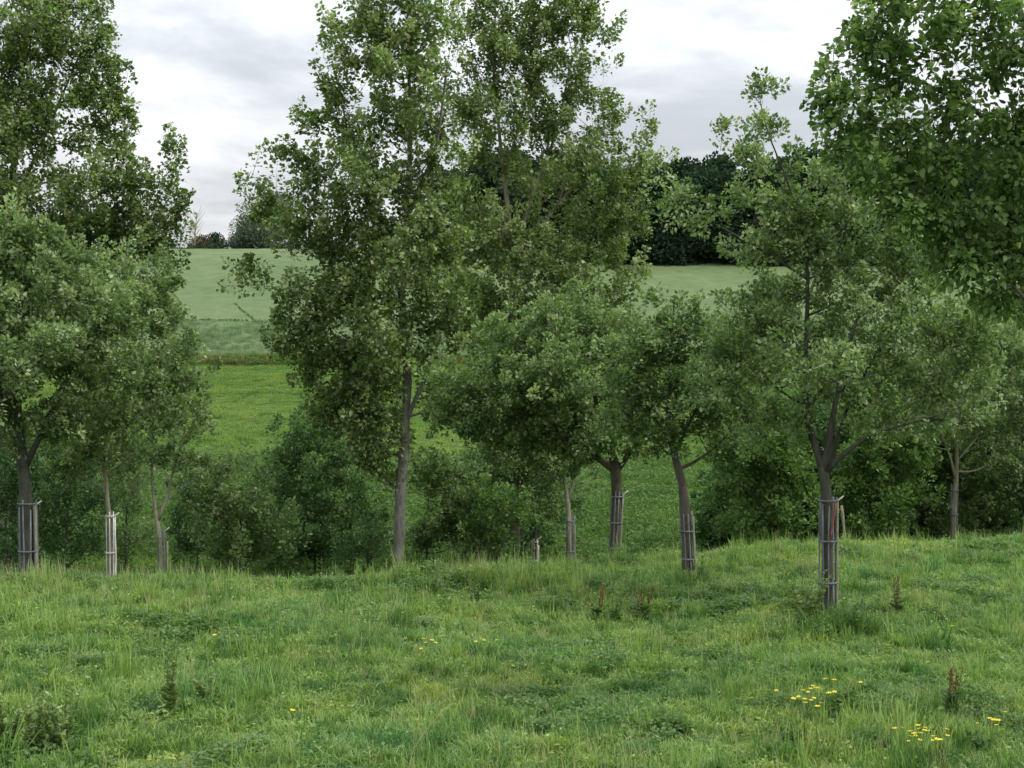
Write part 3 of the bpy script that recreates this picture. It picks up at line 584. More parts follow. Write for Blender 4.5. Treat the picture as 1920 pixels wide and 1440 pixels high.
make_tree('orchard_tree', 'large orchard tree with a dark forking trunk in the wide left edge guard', 'tree', 28,
    [(52, 1080, .14), (50, 960, .13), (44, 880, .12), (36, 820, .10), (30, 740, .07), (40, 640, .05), (60, 540, .03), (70, 450, .015)],
    [(10, 440, 22, 26, 0, .6), (70, 455, 18, 26, 0, .6), (120, 462, 16, 20, 0, .6), (30, 400, 12, 24, 0, .5), (95, 425, 12, 24, 0, .5), (40, 490, 50, 36, 0, .8), (-30, 500, 60, 50), (100, 505, 60, 40), (165, 480, 30, 22, 0, .7), (250, 700, 50, 40), (40, 540, 70, 46), (150, 540, 50, 36), (-40, 580, 60, 50), (110, 600, 65, 40), (200, 580, 40, 36), (20, 640, 70, 46), (180, 650, 50, 40), (90, 690, 65, 40), (-50, 680, 60, 50),
     (20, 740, 65, 40), (150, 730, 60, 40), (90, 790, 60, 34), (-40, 790, 60, 40), (30, 830, 40, 22, 0, .7), (40, 700, 90, 60, -1.2, .8), (110, 640, 80, 60, -1, .8), (0, 560, 80, 60, -1, .8), (20, 480, 50, 30, 0, .8), (140, 800, 50, 30), (230, 620, 40, 34), (60, 600, 90, 70, 1.5, .4)],
    limbs=[[(46, 890, .07, 0), (70, 830, .05, 0), (110, 740, .035, 0), (150, 640, .02, 0)], [(30, 800, .06, 0), (0, 720, .04, 0), (-40, 620, .02, 0)]], group='orchard trees', **{**FK, 'mat': 'fruit', 'dens': 42, 'lps': 54, 'size': .08})
guard(52, 940, 40, 28, 'wide dark grey slatted guard at the left edge of the meadow', nl=10, hoops=(.01, .40, .78), stake_dx=.3)
make_tree('orchard_tree', 'orchard tree on a slim curving trunk rising from the narrow whitish guard', 'tree', 30,
    [(207, 1070, .055), (206, 980, .05), (202, 930, .045), (194, 880, .045), (200, 800, .035), (215, 700, .025), (225, 580, .015), (235, 500, .008)],
    [(230, 500, 36, 30), (180, 530, 40, 34), (280, 540, 36, 34), (230, 590, 55, 40), (300, 610, 40, 40), (170, 630, 50, 40), (260, 670, 55, 40), (330, 680, 38, 30, 0, .7), (200, 720, 55, 40), (290, 740, 50, 34), (150, 770, 50, 34), (230, 800, 55, 30), (180, 850, 50, 28), (140, 880, 40, 30), (240, 860, 30, 30, 0, .7), (350, 640, 22, 22, 0, .5), (270, 560, 50, 36), (320, 720, 40, 40), (250, 760, 60, 40, -.8), (150, 820, 50, 30), (300, 500, 24, 24, 0, .7)],
    limbs=[[(200, 860, .03, 0), (240, 800, .02, 0), (290, 720, .012, 0)]], group='orchard trees', **{**FK, 'bark': 'bark_pale', 'dens': 36, 'lps': 52, 'size': .08})
guard(207, 962, 19, 30, 'narrow whitish slatted guard, second from the left edge', nl=7, mat='lath_pale', hoops=(.02, .34, .66), stake_dx=.5)
make_tree('orchard_tree', 'small orchard tree with a pale trunk splitting low into a V', 'tree', 37,
    [(302, 1075, .075), (300, 1010, .07), (297, 985, .065), (290, 950, .045), (284, 900, .035), (285, 830, .025), (290, 760, .012)],
    [(330, 660, 36, 30), (380, 700, 20, 18, 0, .6), (290, 700, 45, 34), (350, 740, 40, 34), (270, 770, 50, 34), (330, 800, 46, 34), (380, 780, 24, 26, 0, .8), (250, 840, 36, 30), (300, 850, 45, 26), (350, 870, 36, 26), (240, 900, 26, 26, 0, .6), (370, 880, 24, 24, 0, .7)],
    limbs=[[(299, 985, .045, 0), (312, 940, .035, 0), (320, 890, .028, .1), (345, 820, .018, .1), (350, 760, .01, .1)], [(290, 955, .018, 0), (270, 935, .014, 0), (245, 915, .008, 0)], [(312, 950, .018, 0), (330, 925, .012, 0), (352, 905, .008, 0)]],
    group='orchard trees', **{**FK, 'bark': 'bark_pale', 'dens': 32, 'lps': 50, 'size': .085})
guard(303, 990, 18, 37, 'short grey slatted guard under the pale V-shaped trunk', nl=7, hoops=(.1, .5, .8), stake_h=.85, stake_dx=.8)
make_tree('orchard_tree', 'slender orchard tree with upright pale stems between the middle guard and the tiny one', 'tree', 41,
    [(1070, 1045, .085), (1066, 980, .08), (1066, 940, .07), (1058, 900, .05), (1050, 860, .035), (1050, 800, .02)],
    [(1050, 800, 45, 34), (1100, 820, 36, 30), (960, 860, 40, 30), (1030, 850, 60, 30), (1000, 830, 40, 32), (1060, 860, 46, 28), (1110, 880, 26, 16, 0, .5), (1010, 880, 36, 26, 0, .8)],
    limbs=[[(1066, 945, .045, 0), (1074, 910, .035, 0), (1082, 870, .02, 0)], [(1068, 940, .012, 0), (1100, 922, .010, 0), (1135, 918, .006, 0)], [(1070, 925, .012, 0), (1096, 908, .010, 0), (1126, 898, .006, 0)]],
    group='orchard trees', **{**FK, 'bark': 'bark_pale', 'mat': 'fruit_dark', 'dens': 30, 'lps': 50, 'size': .085})
guard(1070, 962, 18, 41, 'grey slatted guard around the slender twin stemmed tree left of mid row', nl=8, hoops=(.1, .5, .85), stake_h=.8, stub=False)
make_tree('orchard_tree', 'low bushy orchard tree above the tiny whitish guard', 'tree', 44,
    [(1003, 1050, .07), (1003, 1000, .065), (1001, 960, .05), (995, 900, .03), (990, 860, .015)],
    [(985, 850, 45, 30), (940, 880, 45, 34), (1030, 900, 36, 32), (980, 920, 50, 32), (920, 930, 40, 34), (1020, 960, 36, 24, 0, .8), (960, 970, 45, 24, 0, .8), (970, 870, 60, 40), (900, 900, 50, 40), (950, 940, 60, 36, -.5)],
    group='orchard trees', **{**FK, 'mat': 'fruit_dark', 'dens': 30, 'lps': 50, 'size': .085})
guard(1003, 1008, 14, 44, 'tiny whitish guard left of mid row', nl=6, mat='lath_pale', hoops=(.1, .6), stake_h=.8, stake_dx=.5)
make_tree('orchard_tree', 'orchard tree with a pale forked trunk standing before the dark hedge at right', 'tree', 42,
    [(1788, 1010, .09), (1789, 940, .085), (1793, 900, .07), (1796, 870, .055), (1792, 820, .05), (1800, 740, .035), (1820, 660, .02), (1830, 600, .01)],
    [(1820, 600, 60, 30), (1890, 600, 60, 36), (1760, 640, 55, 36), (1840, 660, 60, 36), (1920, 660, 55, 40), (1790, 710, 60, 36), (1880, 730, 60, 38), (1720, 730, 46, 34), (1760, 780, 50, 30), (1840, 790, 60, 34), (1920, 780, 50, 36), (1720, 820, 46, 26, 0, .7), (1880, 850, 50, 30), (1940, 860, 50, 36), (1980, 700, 50, 50)],
    limbs=[[(1793, 900, .045, 0), (1785, 865, .035, 0), (1760, 800, .02, 0)], [(1796, 870, .03, 0), (1850, 800, .02, 0), (1900, 720, .014, 0)]],
    group='orchard trees', **{**FK, 'bark': 'bark_pale', 'dens': 28, 'lps': 52, 'size': .092})
guard(1790, 905, 15, 42, 'slim grey slatted guard in front of the dark hedge at right', nl=7, hoops=(.1, .45, .8), stake=False, stub=False)

# broadleaved tree overhanging the top right corner
make_tree('broadleaf_tree', 'large leaved tree hanging its heavy boughs in from the top right corner', 'tree', 16.5,
    [(2100, 1250, .15), (2090, 900, .13), (2060, 600, .11), (2010, 300, .075), (1930, 60, .045), (1850, -120, .03)],
    [(1660, 20, 55, 50), (1630, 90, 50, 44), (1570, 130, 32, 28), (1560, 200, 34, 40), (1600, 230, 55, 50), (1590, 290, 44, 26), (1680, 130, 70, 60), (1700, 260, 75, 60), (1660, 320, 50, 36), (1720, 350, 50, 36), (1780, 40, 80, 70), (1800, 180, 80, 70), (1800, 300, 75, 60),
     (1890, 80, 80, 70), (1900, 230, 80, 70), (1890, 360, 75, 60), (1810, 390, 60, 44), (1860, 460, 60, 50), (1920, 480, 60, 60), (1870, 540, 44, 28), (1950, 560, 50, 44), (2000, 300, 80, 140), (2000, 60, 80, 120), (1700, -50, 90, 50), (1850, -60, 90, 60), (1800, 460, 34, 24, 0, .9), (1740, 420, 50, 40), (1800, 500, 50, 40), (1720, 400, 60, 40), (1690, 370, 50, 34), (1760, 450, 50, 36), (1900, 560, 60, 40), (1850, 500, 60, 50), (2180, 100, 110, 110), (2250, 330, 110, 110), (2150, 520, 90, 70), (2080, 250, 90, 120, .6), (1580, 170, 40, 50), (1640, 60, 44, 50)],
    limbs=[[(2050, 560, .04, 0), (1930, 420, .024, .3), (1850, 330, .016, .3), (1720, 230, .010, .3)], [(2010, 320, .04, 0), (1860, 210, .024, .3), (1700, 120, .014, .3), (1610, 90, .008, .3)], [(2040, 720, .04, 0), (1960, 620, .028, -.3), (1880, 540, .015, -.4)]],
    leaf='broad', mat='broad', bark='bark', size=.074, dens=37, lps=46, spray=.36, up=.2, droop=.45, spread=.55, twig_r=.004, limb_r=.03, dk=1.1)

# ------------------------------------------------------------------ shrubs, hedge and undergrowth behind the crest
def shrub(name, label, px, pyb, Y, lobes, mat='bush', leaf='fruit', size=.072, dens=25, lps=50, spray=.5, group=None, up=.6, droop=.1, cat='shrub', stem=.04):
    top = min(l[1] for l in lobes); lobes = [(l[0], l[1], l[2] * 1.22, l[3] * 1.15, *l[4:]) for l in lobes] + [(px - 18, pyb - 22, 40, 26), (px + 20, pyb - 26, 40, 26, .3)]
    return make_tree(name, label, cat, Y, [(px, pyb, stem), (px, (pyb * 2 + top) / 3, stem * .7), (px + 4, (pyb + 2 * top) / 3, stem * .3)], lobes, leaf=leaf, mat=mat, bark='bark', size=size, dens=dens, lps=lps,
              spray=spray, up=up, droop=droop, limb_r=.02, twig_r=.004, group=group, stem_name='stem', gloss_up=.7)
shrub('round_shrub', 'rounded deep green shrub left of the bare poplar trunk', 590, 1050, 42, [(560, 820, 46, 30), (620, 830, 40, 34), (530, 870, 45, 36), (600, 890, 60, 40), (660, 890, 40, 36), (540, 940, 50, 40), (620, 960, 60, 40), (680, 970, 40, 40), (560, 1010, 60, 30), (650, 1020, 50, 30)], size=.09)
shrub('spiky_shrub', 'dull grey green shrub with upright spiky shoots right of the pale V-shaped trunk', 450, 1060, 38, [(430, 875, 14, 26, 0, .8), (460, 870, 9, 30, 0, .8), (400, 910, 36, 26), (480, 930, 14, 34), (440, 940, 50, 32), (390, 970, 36, 36), (500, 980, 46, 32), (440, 1010, 60, 34), (540, 1010, 30, 26)], mat='fruit_dark', leaf='fruit', size=.09, up=1.2)
shrub('low_shrub', 'low dark shrub immediately right of the bare poplar trunk', 800, 1030, 41, [(800, 880, 36, 30), (840, 900, 46, 36), (870, 950, 40, 36), (830, 960, 40, 26), (880, 1000, 30, 26)], mat='fruit_dark', leaf='poplar', size=.09)
shrub('low_shrub', 'small yellowish green shrub between the low dark shrub and the tiny whitish guard', 905, 1050, 40, [(905, 930, 36, 30), (950, 960, 30, 30), (900, 980, 36, 30)], mat='lime', leaf='poplar', size=.07)
shrub('low_shrub', 'dark spreading undergrowth bush hugging the foot of the bare poplar trunk on its left', 690, 1050, 39, [(690, 1000, 30, 24), (720, 960, 24, 24), (660, 1030, 36, 22)], mat='bush', size=.08, dens=20)
LS = 'shrubs behind the left orchard trees'
shrub('dark_shrub', 'dark shrub behind the wide left edge guard', 10, 1060, 36, [(-20, 860, 60, 60), (30, 860, 55, 50), (-10, 950, 60, 60), (40, 930, 50, 50), (20, 1020, 50, 40)], group=LS)
shrub('dark_shrub', 'dark shrub between the wide left guard and the narrow whitish guard', 125, 1060, 37, [(100, 860, 50, 50), (150, 880, 50, 40), (110, 940, 56, 44), (170, 940, 40, 34), (150, 1000, 46, 26, 0, .8), (90, 1010, 44, 30)], group=LS)
shrub('dark_shrub', 'dark shrub just right of the narrow whitish guard', 235, 1040, 43, [(230, 890, 44, 40), (255, 930, 30, 30), (190, 940, 34, 34)], group=LS, mat='fruit_dark')
make_tree('young_tree', 'thin dark sapling behind the pale V-shaped trunk', 'tree', 47, [(335, 1060, .06), (336, 960, .05), (338, 900, .03)], [(340, 900, 40, 30), (370, 930, 26, 26), (400, 890, 26, 26, 0, .6)], **{**FK, 'mat': 'fruit_dark', 'dens': 18, 'size': .09})
HG = 'shrubs of the dark hedge at right'
for px, pyb, Y, lb, mt, lab in [
    (1345, 1030, 44, [(1340, 930, 34, 34), (1370, 970, 34, 30), (1330, 990, 40, 30)], 'bush', 'small soft shrub at the left end of the hedge'),
    (1440, 1030, 40, [(1400, 800, 50, 40), (1460, 810, 50, 40), (1360, 850, 30, 30), (1430, 850, 54, 40), (1480, 880, 46, 36), (1420, 910, 46, 36), (1470, 950, 55, 40), (1420, 990, 45, 34)], 'lime', 'bright green topped hedge shrub left of the nearest tall guard'),
    (1500, 1030, 43, [(1510, 790, 60, 50), (1570, 830, 50, 50), (1450, 960, 50, 50), (1510, 830, 46, 34), (1550, 900, 50, 50), (1510, 960, 50, 50)], 'bush', 'dark hedge shrub directly behind the nearest tall guard'),
    (1630, 1030, 41, [(1640, 800, 56, 40), (1700, 830, 46, 40), (1620, 850, 46, 34), (1670, 870, 46, 34), (1610, 910, 46, 40), (1680, 920, 46, 40), (1640, 970, 60, 34)], 'lime', 'bright green hedge shrub right of the nearest tall guard'),
    (1730, 1030, 46, [(1700, 800, 60, 60), (1760, 800, 60, 60), (1720, 880, 56, 60), (1780, 900, 50, 60), (1740, 970, 70, 50), (1670, 960, 50, 50)], 'fruit_dark', 'dark hedge shrub left of the slim grey guard'),
    (1850, 1020, 47, [(1830, 790, 60, 60), (1890, 800, 60, 60), (1830, 860, 50, 50), (1880, 880, 50, 50), (1840, 950, 60, 50), (1900, 960, 50, 50)], 'fruit_dark', 'dark hedge shrub right of the slim grey guard'),
    (1950, 1020, 44, [(1940, 760, 60, 60), (1940, 850, 60, 60), (1960, 950, 60, 60)], 'bush', 'dark hedge shrub cut by the right edge of the photo')]:
    shrub('hedge_shrub', lab, px, pyb, Y, lb, mat=mt, group=HG, dens=24, size=.11)

US = 'low dark shrubs filling the hollow'
for px, pyb, Y, lb, mt, lab in [
    (370, 1050, 42, [(370, 930, 36, 40), (350, 980, 40, 36)], 'bush', 'low dark shrub behind the pale V-shaped trunk on its right'),
    (520, 1055, 44, [(510, 950, 44, 44), (520, 1010, 40, 30)], 'bush', 'low dark shrub between the spiky shrub and the rounded shrub'),
    (905, 1040, 43, [(880, 890, 44, 34), (920, 930, 40, 40)], 'bush', 'low dark shrub under the left side of the domed orchard crown'),
    (985, 1045, 47, [(980, 900, 50, 44), (1030, 930, 44, 44), (960, 980, 50, 34)], 'bush', 'low dark shrub behind the tiny whitish guard'),
    (1400, 1030, 47, [(1380, 870, 44, 50), (1400, 960, 50, 50)], 'bush', 'low dark shrub behind the bright green topped hedge shrub'),
    (1590, 1020, 45, [(1590, 860, 50, 60), (1590, 960, 50, 50)], 'bush', 'dark shrub just behind the pale leaning stake'),
    (55, 1055, 41, [(60, 900, 60, 60), (60, 980, 60, 50)], 'bush', 'dark shrub straight behind the wide left edge guard')]:
    shrub('low_shrub', lab, px, pyb, Y, lb, mat=mt, group=US, dens=20, size=.095)
# small things among them
def post(name, label, cat, p0, p1, r, mat):
    """a round post or stump from p0 to p1, chamfered top"""
    p0 = np.array(p0, float); p1 = np.array(p1, float); B = Buf(); n = 9; t = np.linspace(0, 1, n)[:, None]; q = p0 + (p1 - p0) * t + rng.normal(0, r * .07, (n, 3)) * (t > 0)
    R = np.full(n, r) * (1 + .08 * rng.normal(0, 1, n)); R[-1] *= .72; R[0] *= 1.2
    tubes(B, q[None], R[None], 9); o = B.build(name, M[mat], None, p0, smooth=False); o.location = p0; return tag(o, label, cat)
a = W(1590, 1022, 36); a[2] = ground(a[0], 36) - .1; b = W(1578, 948, 36)
post('leaning_stake', 'pale wooden stake leaning left, just right of the nearest tall guard', 'stake', a, b, .035, 'stake')
a = W(937, 1045, 41); a[2] = ground(a[0], 41) - .1; b = W(938, 985, 41)
post('tree_stump', 'brown dead stump beneath the low bushes left of the tiny whitish guard', 'stump', a, b, .13, 'bark_brown')
a = W(893, 1050, 40); a[2] = ground(a[0], 40) - .1; b = W(891, 1005, 40)
post('tree_stump', 'thin black stump under the small yellowish green shrub', 'stump', a, b, .06, 'bark_brown')

# ------------------------------------------------------------------ far wood and horizon trees
WG = 'trees of the dark wood above the crop'
def far_tree(Y, h, w, seed_mat='wood', size=.55, n=2600, label='', base_x=0, name='wood_tree', group=None, skirt=0.0, stem_name='trunk', gap=.0):
    """a big crown far away: clumps of foliage on a limbed trunk"""
    g = float(ground(base_x, Y)); base = np.array([base_x, Y, g - .1]); root = thing(name, label, 'tree', base, group)
    B = Buf(); C = Buf(); k = 8; z = np.linspace(0, h * .8, k)
    tr = np.stack([.2 * np.sin(z), .2 * np.cos(z * 1.3) - .2, z], 1); tubes(B, tr[None], (np.linspace(1, .25, k) * h * .022)[None], 8)
    lob = []
    for i in range(22):
        f = rng.random(); zz = h * (skirt + (.93 - skirt) * f); a = rng.random() * 2 * PI; rr = w / 2 * math.sqrt(max(.05, 1 - (1.55 * (zz / h) - .55) ** 2)) * rng.uniform(.3, .75)
        lob.append([rr * math.cos(a), rr * math.sin(a), zz, w * rng.uniform(.17, .27)])
    lob.append([0, 0, h * .88, w * .2]); lob = np.array(lob)
    ii = rng.integers(0, len(lob), n); u = nrm(rng.normal(0, 1, (n, 3))) * rng.random((n, 1)) ** .35
    P = lob[ii, :3] + u * lob[ii, 3:4] * np.array([1, 1, .85]); keep = P[:, 2] > .1; P = P[keep]; u = u[keep]; ii = ii[keep]
    lt = rng.normal(.5, .12, len(lob))
    leaves(C, 'clump', P, u + rng.normal(0, .4, P.shape), rng.normal(0, .5, P.shape) + [0, 0, .6], size * rng.uniform(.5, 1.2, len(P)), lt[ii] + rng.normal(0, .2, len(P)))
    a = tr[rng.integers(3, k, len(lob))]; b = lob[:, :3]; c = (a + b) / 2; c[:, 2] -= .5
    tubes(B, bez(a, c, b, 6), np.linspace(.12, .03, 6)[None] * np.ones((len(lob), 1)), 5, cap=False)
    B.build(stem_name, M['bark'], root, smooth=True); C.build('crown', M[seed_mat], root)
    return root
WL = 'dark leafy tree in the wood standing above the crop'
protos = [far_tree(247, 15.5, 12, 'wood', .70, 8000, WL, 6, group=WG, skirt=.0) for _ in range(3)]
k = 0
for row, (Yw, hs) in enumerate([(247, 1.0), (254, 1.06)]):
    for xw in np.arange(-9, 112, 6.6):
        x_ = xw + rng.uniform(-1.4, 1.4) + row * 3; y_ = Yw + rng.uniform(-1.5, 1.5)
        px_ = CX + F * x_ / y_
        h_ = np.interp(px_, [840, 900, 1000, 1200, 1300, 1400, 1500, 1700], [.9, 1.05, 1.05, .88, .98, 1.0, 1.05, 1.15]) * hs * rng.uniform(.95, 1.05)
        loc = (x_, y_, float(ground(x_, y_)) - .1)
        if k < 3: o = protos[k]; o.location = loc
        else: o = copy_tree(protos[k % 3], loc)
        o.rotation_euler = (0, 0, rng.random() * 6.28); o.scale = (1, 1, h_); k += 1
def at_px(px, Y): return (px - CX) / F * Y
HZG = 'trees along the field horizon'
far_tree(330, 12, 14, 'hazetree', .42, 13000, 'grey green tree, haze put into its leaf colour, on the horizon behind the poplar with the bare trunk', at_px(505, 330), 'horizon_tree', HZG, .1)
far_tree(332, 6.5, 9, 'hazetree', .40, 8000, 'lower grey green tree, likewise hazed in colour, on the horizon nearer the sky gap', at_px(463, 332), 'horizon_tree', HZG, .1)
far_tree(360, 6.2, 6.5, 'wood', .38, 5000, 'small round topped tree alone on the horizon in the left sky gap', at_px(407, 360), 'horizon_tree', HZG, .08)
far_tree(350, 5.2, 6, 'red', .38, 5000, 'reddish brown tree on the horizon at the edge of the left poplar', at_px(377, 350), 'horizon_tree', HZG, .08)
def hedge_run(px0, px1, Y, h, label, mat='wood'):
    C = Buf(); B = Buf(); x0, x1 = at_px(px0, Y), at_px(px1, Y); n = int((x1 - x0) * 90); g = float(ground(x0, Y)); base = np.array([x0, Y, g])
    root = thing('far_hedge', label, 'hedge', base); x = rng.uniform(0, x1 - x0, n); top = h * (.55 + .6 * vnoise(x, x * 0, 3.5, 3)); z = rng.random(n) ** .7 * top
    P = np.stack([x, rng.normal(0, .9, n), z], 1); leaves(C, 'clump', P, rng.normal(0, 1, (n, 3)), rng.normal(0, .5, (n, 3)) + [0, 0, .6], .45 * rng.uniform(.5, 1.2, n), .35 + .3 * vnoise(x, x * 0, 2.2, 8) + rng.normal(0, .15, n))
    xs2 = np.arange(.5, x1 - x0, 2.5); a = np.stack([xs2, 0 * xs2, 0 * xs2 - .2], 1); b = a + [0, 0, h * .5]; 
    for a_, b_ in zip(a, b):
        B = Buf(); tubes(B, np.stack([a_, (a_ + b_) / 2, b_])[None], np.full((1, 3), .06), 5); B.build('stem', M['bark'], root)
    C.build('foliage', M[mat], root)
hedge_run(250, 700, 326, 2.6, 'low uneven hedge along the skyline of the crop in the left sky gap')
# bare thin tree
Yb = 340; bx = at_px(365, Yb); bb = np.array([bx, Yb, float(ground(bx, Yb))]); rt = thing('bare_tree', 'thin leafless tree on the horizon beside the left poplar', 'tree', bb)
B = Buf(); tr = np.stack([np.linspace(0, .6, 9), 0 * np.linspace(0, 1, 9), np.linspace(0, 9.5, 9)], 1); tubes(B, tr[None], np.linspace(.16, .04, 9)[None], 6); B.build('trunk', M['bark_pale'], rt)
B = Buf(); n = 60; a = tr[rng.integers(2, 8, n)]; an = rng.random(n) * 2 * PI; ln = rng.uniform(1, 3, n); b = a + np.stack([np.cos(an) * ln * .7, np.sin(an) * ln * .7, ln], 1)
tubes(B, bez(a, (a + b) / 2 + [0, 0, -.3], b, 5), np.linspace(.06, .02, 5)[None] * np.ones((n, 1)), 4, cap=False); B.build('branch', M['bark_pale'], rt)
# dark diagonal rut and the hollow line in the crop
def crop_line(name, pts, w, mat, n=900, sz=.30):
    P = []; 
    for px, Y in pts: P.append([at_px(px, Y), Y])
    P = np.array(P); d = np.concatenate([[0], np.cumsum(np.linalg.norm(np.diff(P, axis=0), axis=1))]); t = np.linspace(0, d[-1], 60); Q = np.stack([np.interp(t, d, P[:, i]) for i in range(2)], 1)
    T = np.gradient(Q, axis=0); T /= np.linalg.norm(T, axis=1, keepdims=True); S = np.stack([-T[:, 1], T[:, 0]], 1); ww = w * (1 + .4 * (vnoise(t, t * 0, 1.5, 2) - .5))
    B = Buf(); i = rng.integers(0, 60, n); off = rng.normal(0, .5, n); xy = Q[i] + S[i] * (ww[i] * off)[:, None] + rng.normal(0, .05, (n, 2))
    z = crop_z(xy[:, 0], xy[:, 1])
    leaves(B, 'clump', np.stack([xy[:, 0], xy[:, 1], z], 1), rng.normal(0, .6, (n, 3)) + [0, 0, .8], rng.normal(0, 1, (n, 3)), .8 * sz * rng.uniform(.5, 1.3, n), rng.normal(.3, .2, n))
    return tag(B.build(name, M[mat]), kind='stuff')
o = crop_line('weed_line', [(478, 170), (470, 174.5), (456, 180), (440, 189)], .08, 'crop_g', 260, .2); tag(o, 'thin dark diagonal line of weeds in the pale crop', 'weeds')
o = crop_line('weed_line', [(250, 171), (380, 171.5), (480, 170), (560, 171), (700, 170.5)], .4, 'crop_g', 420, .28); tag(o, 'dark broken line of weeds running level across the crop', 'weeds')

# ------------------------------------------------------------------ plants and flowers in the meadow
def weed(kind, px, py, hpx, label, name, cat, group=None, n=5, w=1.0, mat=None):
    p = G(px, py); h = hpx * p[1] / F; root = thing(name, label, cat, p, group); St = Buf(); Lf = Buf(); Hd = Buf(); hd = False
    for i in range(n):
        a = rng.random() * 2 * PI; r0 = rng.random() * .09 * w; lean = rng.uniform(.04, .3) * w; hh = h * rng.uniform(.7, 1.05)
        b = np.array([r0 * math.cos(a), r0 * math.sin(a), -.03]); t = np.linspace(0, 1, 8)[:, None]
        Q = b + np.array([math.cos(a), math.sin(a), 0]) * lean * hh * t ** 1.6 + np.array([0, 0, 1]) * hh * t + rng.normal(0, .004, (8, 3)) * t
        tubes(St, Q[None], np.linspace(.006, .0025, 8)[None], 5, tint=.5)
        if kind in ('thistle', 'nettle'):
            m = 70 if kind == 'thistle' else 26; tt = rng.random(m) ** .85; P = np.stack([np.interp(tt, t[:, 0], Q[:, j]) for j in range(3)], 1); an = rng.random(m) * 2 * PI
            A = np.stack([np.cos(an), np.sin(an), rng.uniform(0, 1.1, m)], 1); Sz = (.19 if kind == 'thistle' else .20) * h ** .5 * .8 * (1.15 - .8 * tt) * rng.uniform(.6, 1.1, m)
            leaves(Lf, 'fruit' if kind == 'thistle' else 'broad', P, A, rng.normal(0, .3, (m, 3)) + [0, 0, 1], Sz, rng.normal(.5, .2, m) + (.2 * tt if kind == 'thistle' else 0))
        if kind == 'dock':
            m = 9; tt = rng.random(m) * .5; P = np.stack([np.interp(tt, t[:, 0], Q[:, j]) for j in range(3)], 1); an = rng.random(m) * 2 * PI
            leaves(Lf, 'fruit', P, np.stack([np.cos(an), np.sin(an), rng.uniform(.1, 1, m)], 1), rng.normal(0, .3, (m, 3)) + [0, 0, 1], .24 * h ** .5 * rng.uniform(.5, 1.1, m), rng.normal(.5, .2, m))
            m = 34; tt = .40 + .57 * rng.random(m); P = np.stack([np.interp(tt, t[:, 0], Q[:, j]) for j in range(3)], 1) + rng.normal(0, .012, (m, 3)); leaves(Hd, 'fruit', P, rng.normal(0, .5, (m, 3)) + [0, 0, 1], rng.normal(0, 1, (m, 3)), .035 * rng.uniform(.6, 1.2, m), rng.normal(.5, .2, m)); hd = True
        if kind == 'grassclump':
            m = 130; an = rng.random(m) * 2 * PI; rr = .2 * w * np.sqrt(rng.random(m)); P = np.stack([rr * np.cos(an), rr * np.sin(an), np.full(m, -.02)], 1)
            leaves(Lf, 'blade', P, np.stack([np.cos(an) * .55, np.sin(an) * .55, np.ones(m)], 1) + rng.normal(0, .35, (m, 3)), rng.normal(0, 1, (m, 3)), h * rng.uniform(.3, 1.0, m), rng.normal(.5, .2, m))
    St.build('stem', M['rust' if kind == 'dock' else 'weed'], root); Lf.build('leaf', M[mat or {'thistle': 'thistle', 'dock': 'weed', 'nettle': 'weed', 'grassclump': 'weed'}[kind]], root)
    if hd: Hd.build('seed_head', M['rust'], root)
    return root
TG = 'thistles in the meadow'
weed('thistle', 15, 1415, 135, 'leafy pale thistle clump cut by the left edge at the bottom corner', 'thistle_plant', 'thistle', TG, 7)
weed('thistle', 62, 1420, 125, 'pale thistle clump second from the bottom left corner', 'thistle_plant', 'thistle', TG, 6)
weed('thistle', 112, 1415, 135, 'pale thistle clump third from the bottom left corner', 'thistle_plant', 'thistle', TG, 7)
weed('thistle', 315, 1335, 135, 'tall upright single thistle in the left foreground grass', 'thistle_plant', 'thistle', TG, 3, .5)
weed('thistle', 395, 1325, 70, 'low wide thistle just right of the tall upright one', 'thistle_plant', 'thistle', TG, 7, 1.4)
weed('thistle', 1512, 1178, 110, 'bushy thistle against the left side of the nearest tall guard', 'thistle_plant', 'thistle', TG, 9, 1.3)
weed('nettle', 1592, 1195, 80, 'dark nettles against the right side of the nearest tall guard', 'nettle_plant', 'nettle', 'broadleaved weeds in the meadow', 10, 1.8)
weed('nettle', 1552, 1205, 60, 'dark nettles directly in front of the nearest tall guard', 'nettle_plant', 'nettle', 'broadleaved weeds in the meadow', 10, 2.0)
weed('nettle', 1310, 1100, 55, 'dark nettles at the foot of the dark leaning trunk', 'nettle_plant', 'nettle', 'broadleaved weeds in the meadow', 9, 1.8)
weed('dock', 1122, 1165, 70, 'reddish dock left of the rust coloured one', 'dock_plant', 'dock', 'dock plants in the meadow', 4)
weed('dock', 1205, 1168, 76, 'rust coloured dock leaning right below the dark leaning trunk', 'dock_plant', 'dock', 'dock plants in the meadow', 5)
weed('dock', 1680, 1160, 85, 'thin pale dock stems right of the nearest tall guard', 'dock_plant', 'dock', 'dock plants in the meadow', 4, .5)
weed('dock', 1778, 1345, 105, 'tall dock with reddish stems in the right foreground', 'dock_plant', 'dock', 'dock plants in the meadow', 5)
weed('nettle', 892, 1130, 45, 'small dark broadleaved weed in mid meadow above the bluish patch', 'nettle_plant', 'nettle', 'broadleaved weeds in the meadow', 6)
weed('nettle', 1150, 1170, 52, 'dark leafy weed between the two reddish docks', 'nettle_plant', 'nettle', 'broadleaved weeds in the meadow', 8, 1.6)
weed('nettle', 1490, 1400, 60, 'dark weeds left of the bottom buttercup patch', 'nettle_plant', 'nettle', 'broadleaved weeds in the meadow', 8, 1.6)
weed('nettle', 1640, 1425, 70, 'dark weeds surrounding the lowest buttercup patch', 'nettle_plant', 'nettle', 'broadleaved weeds in the meadow', 10, 2.2)
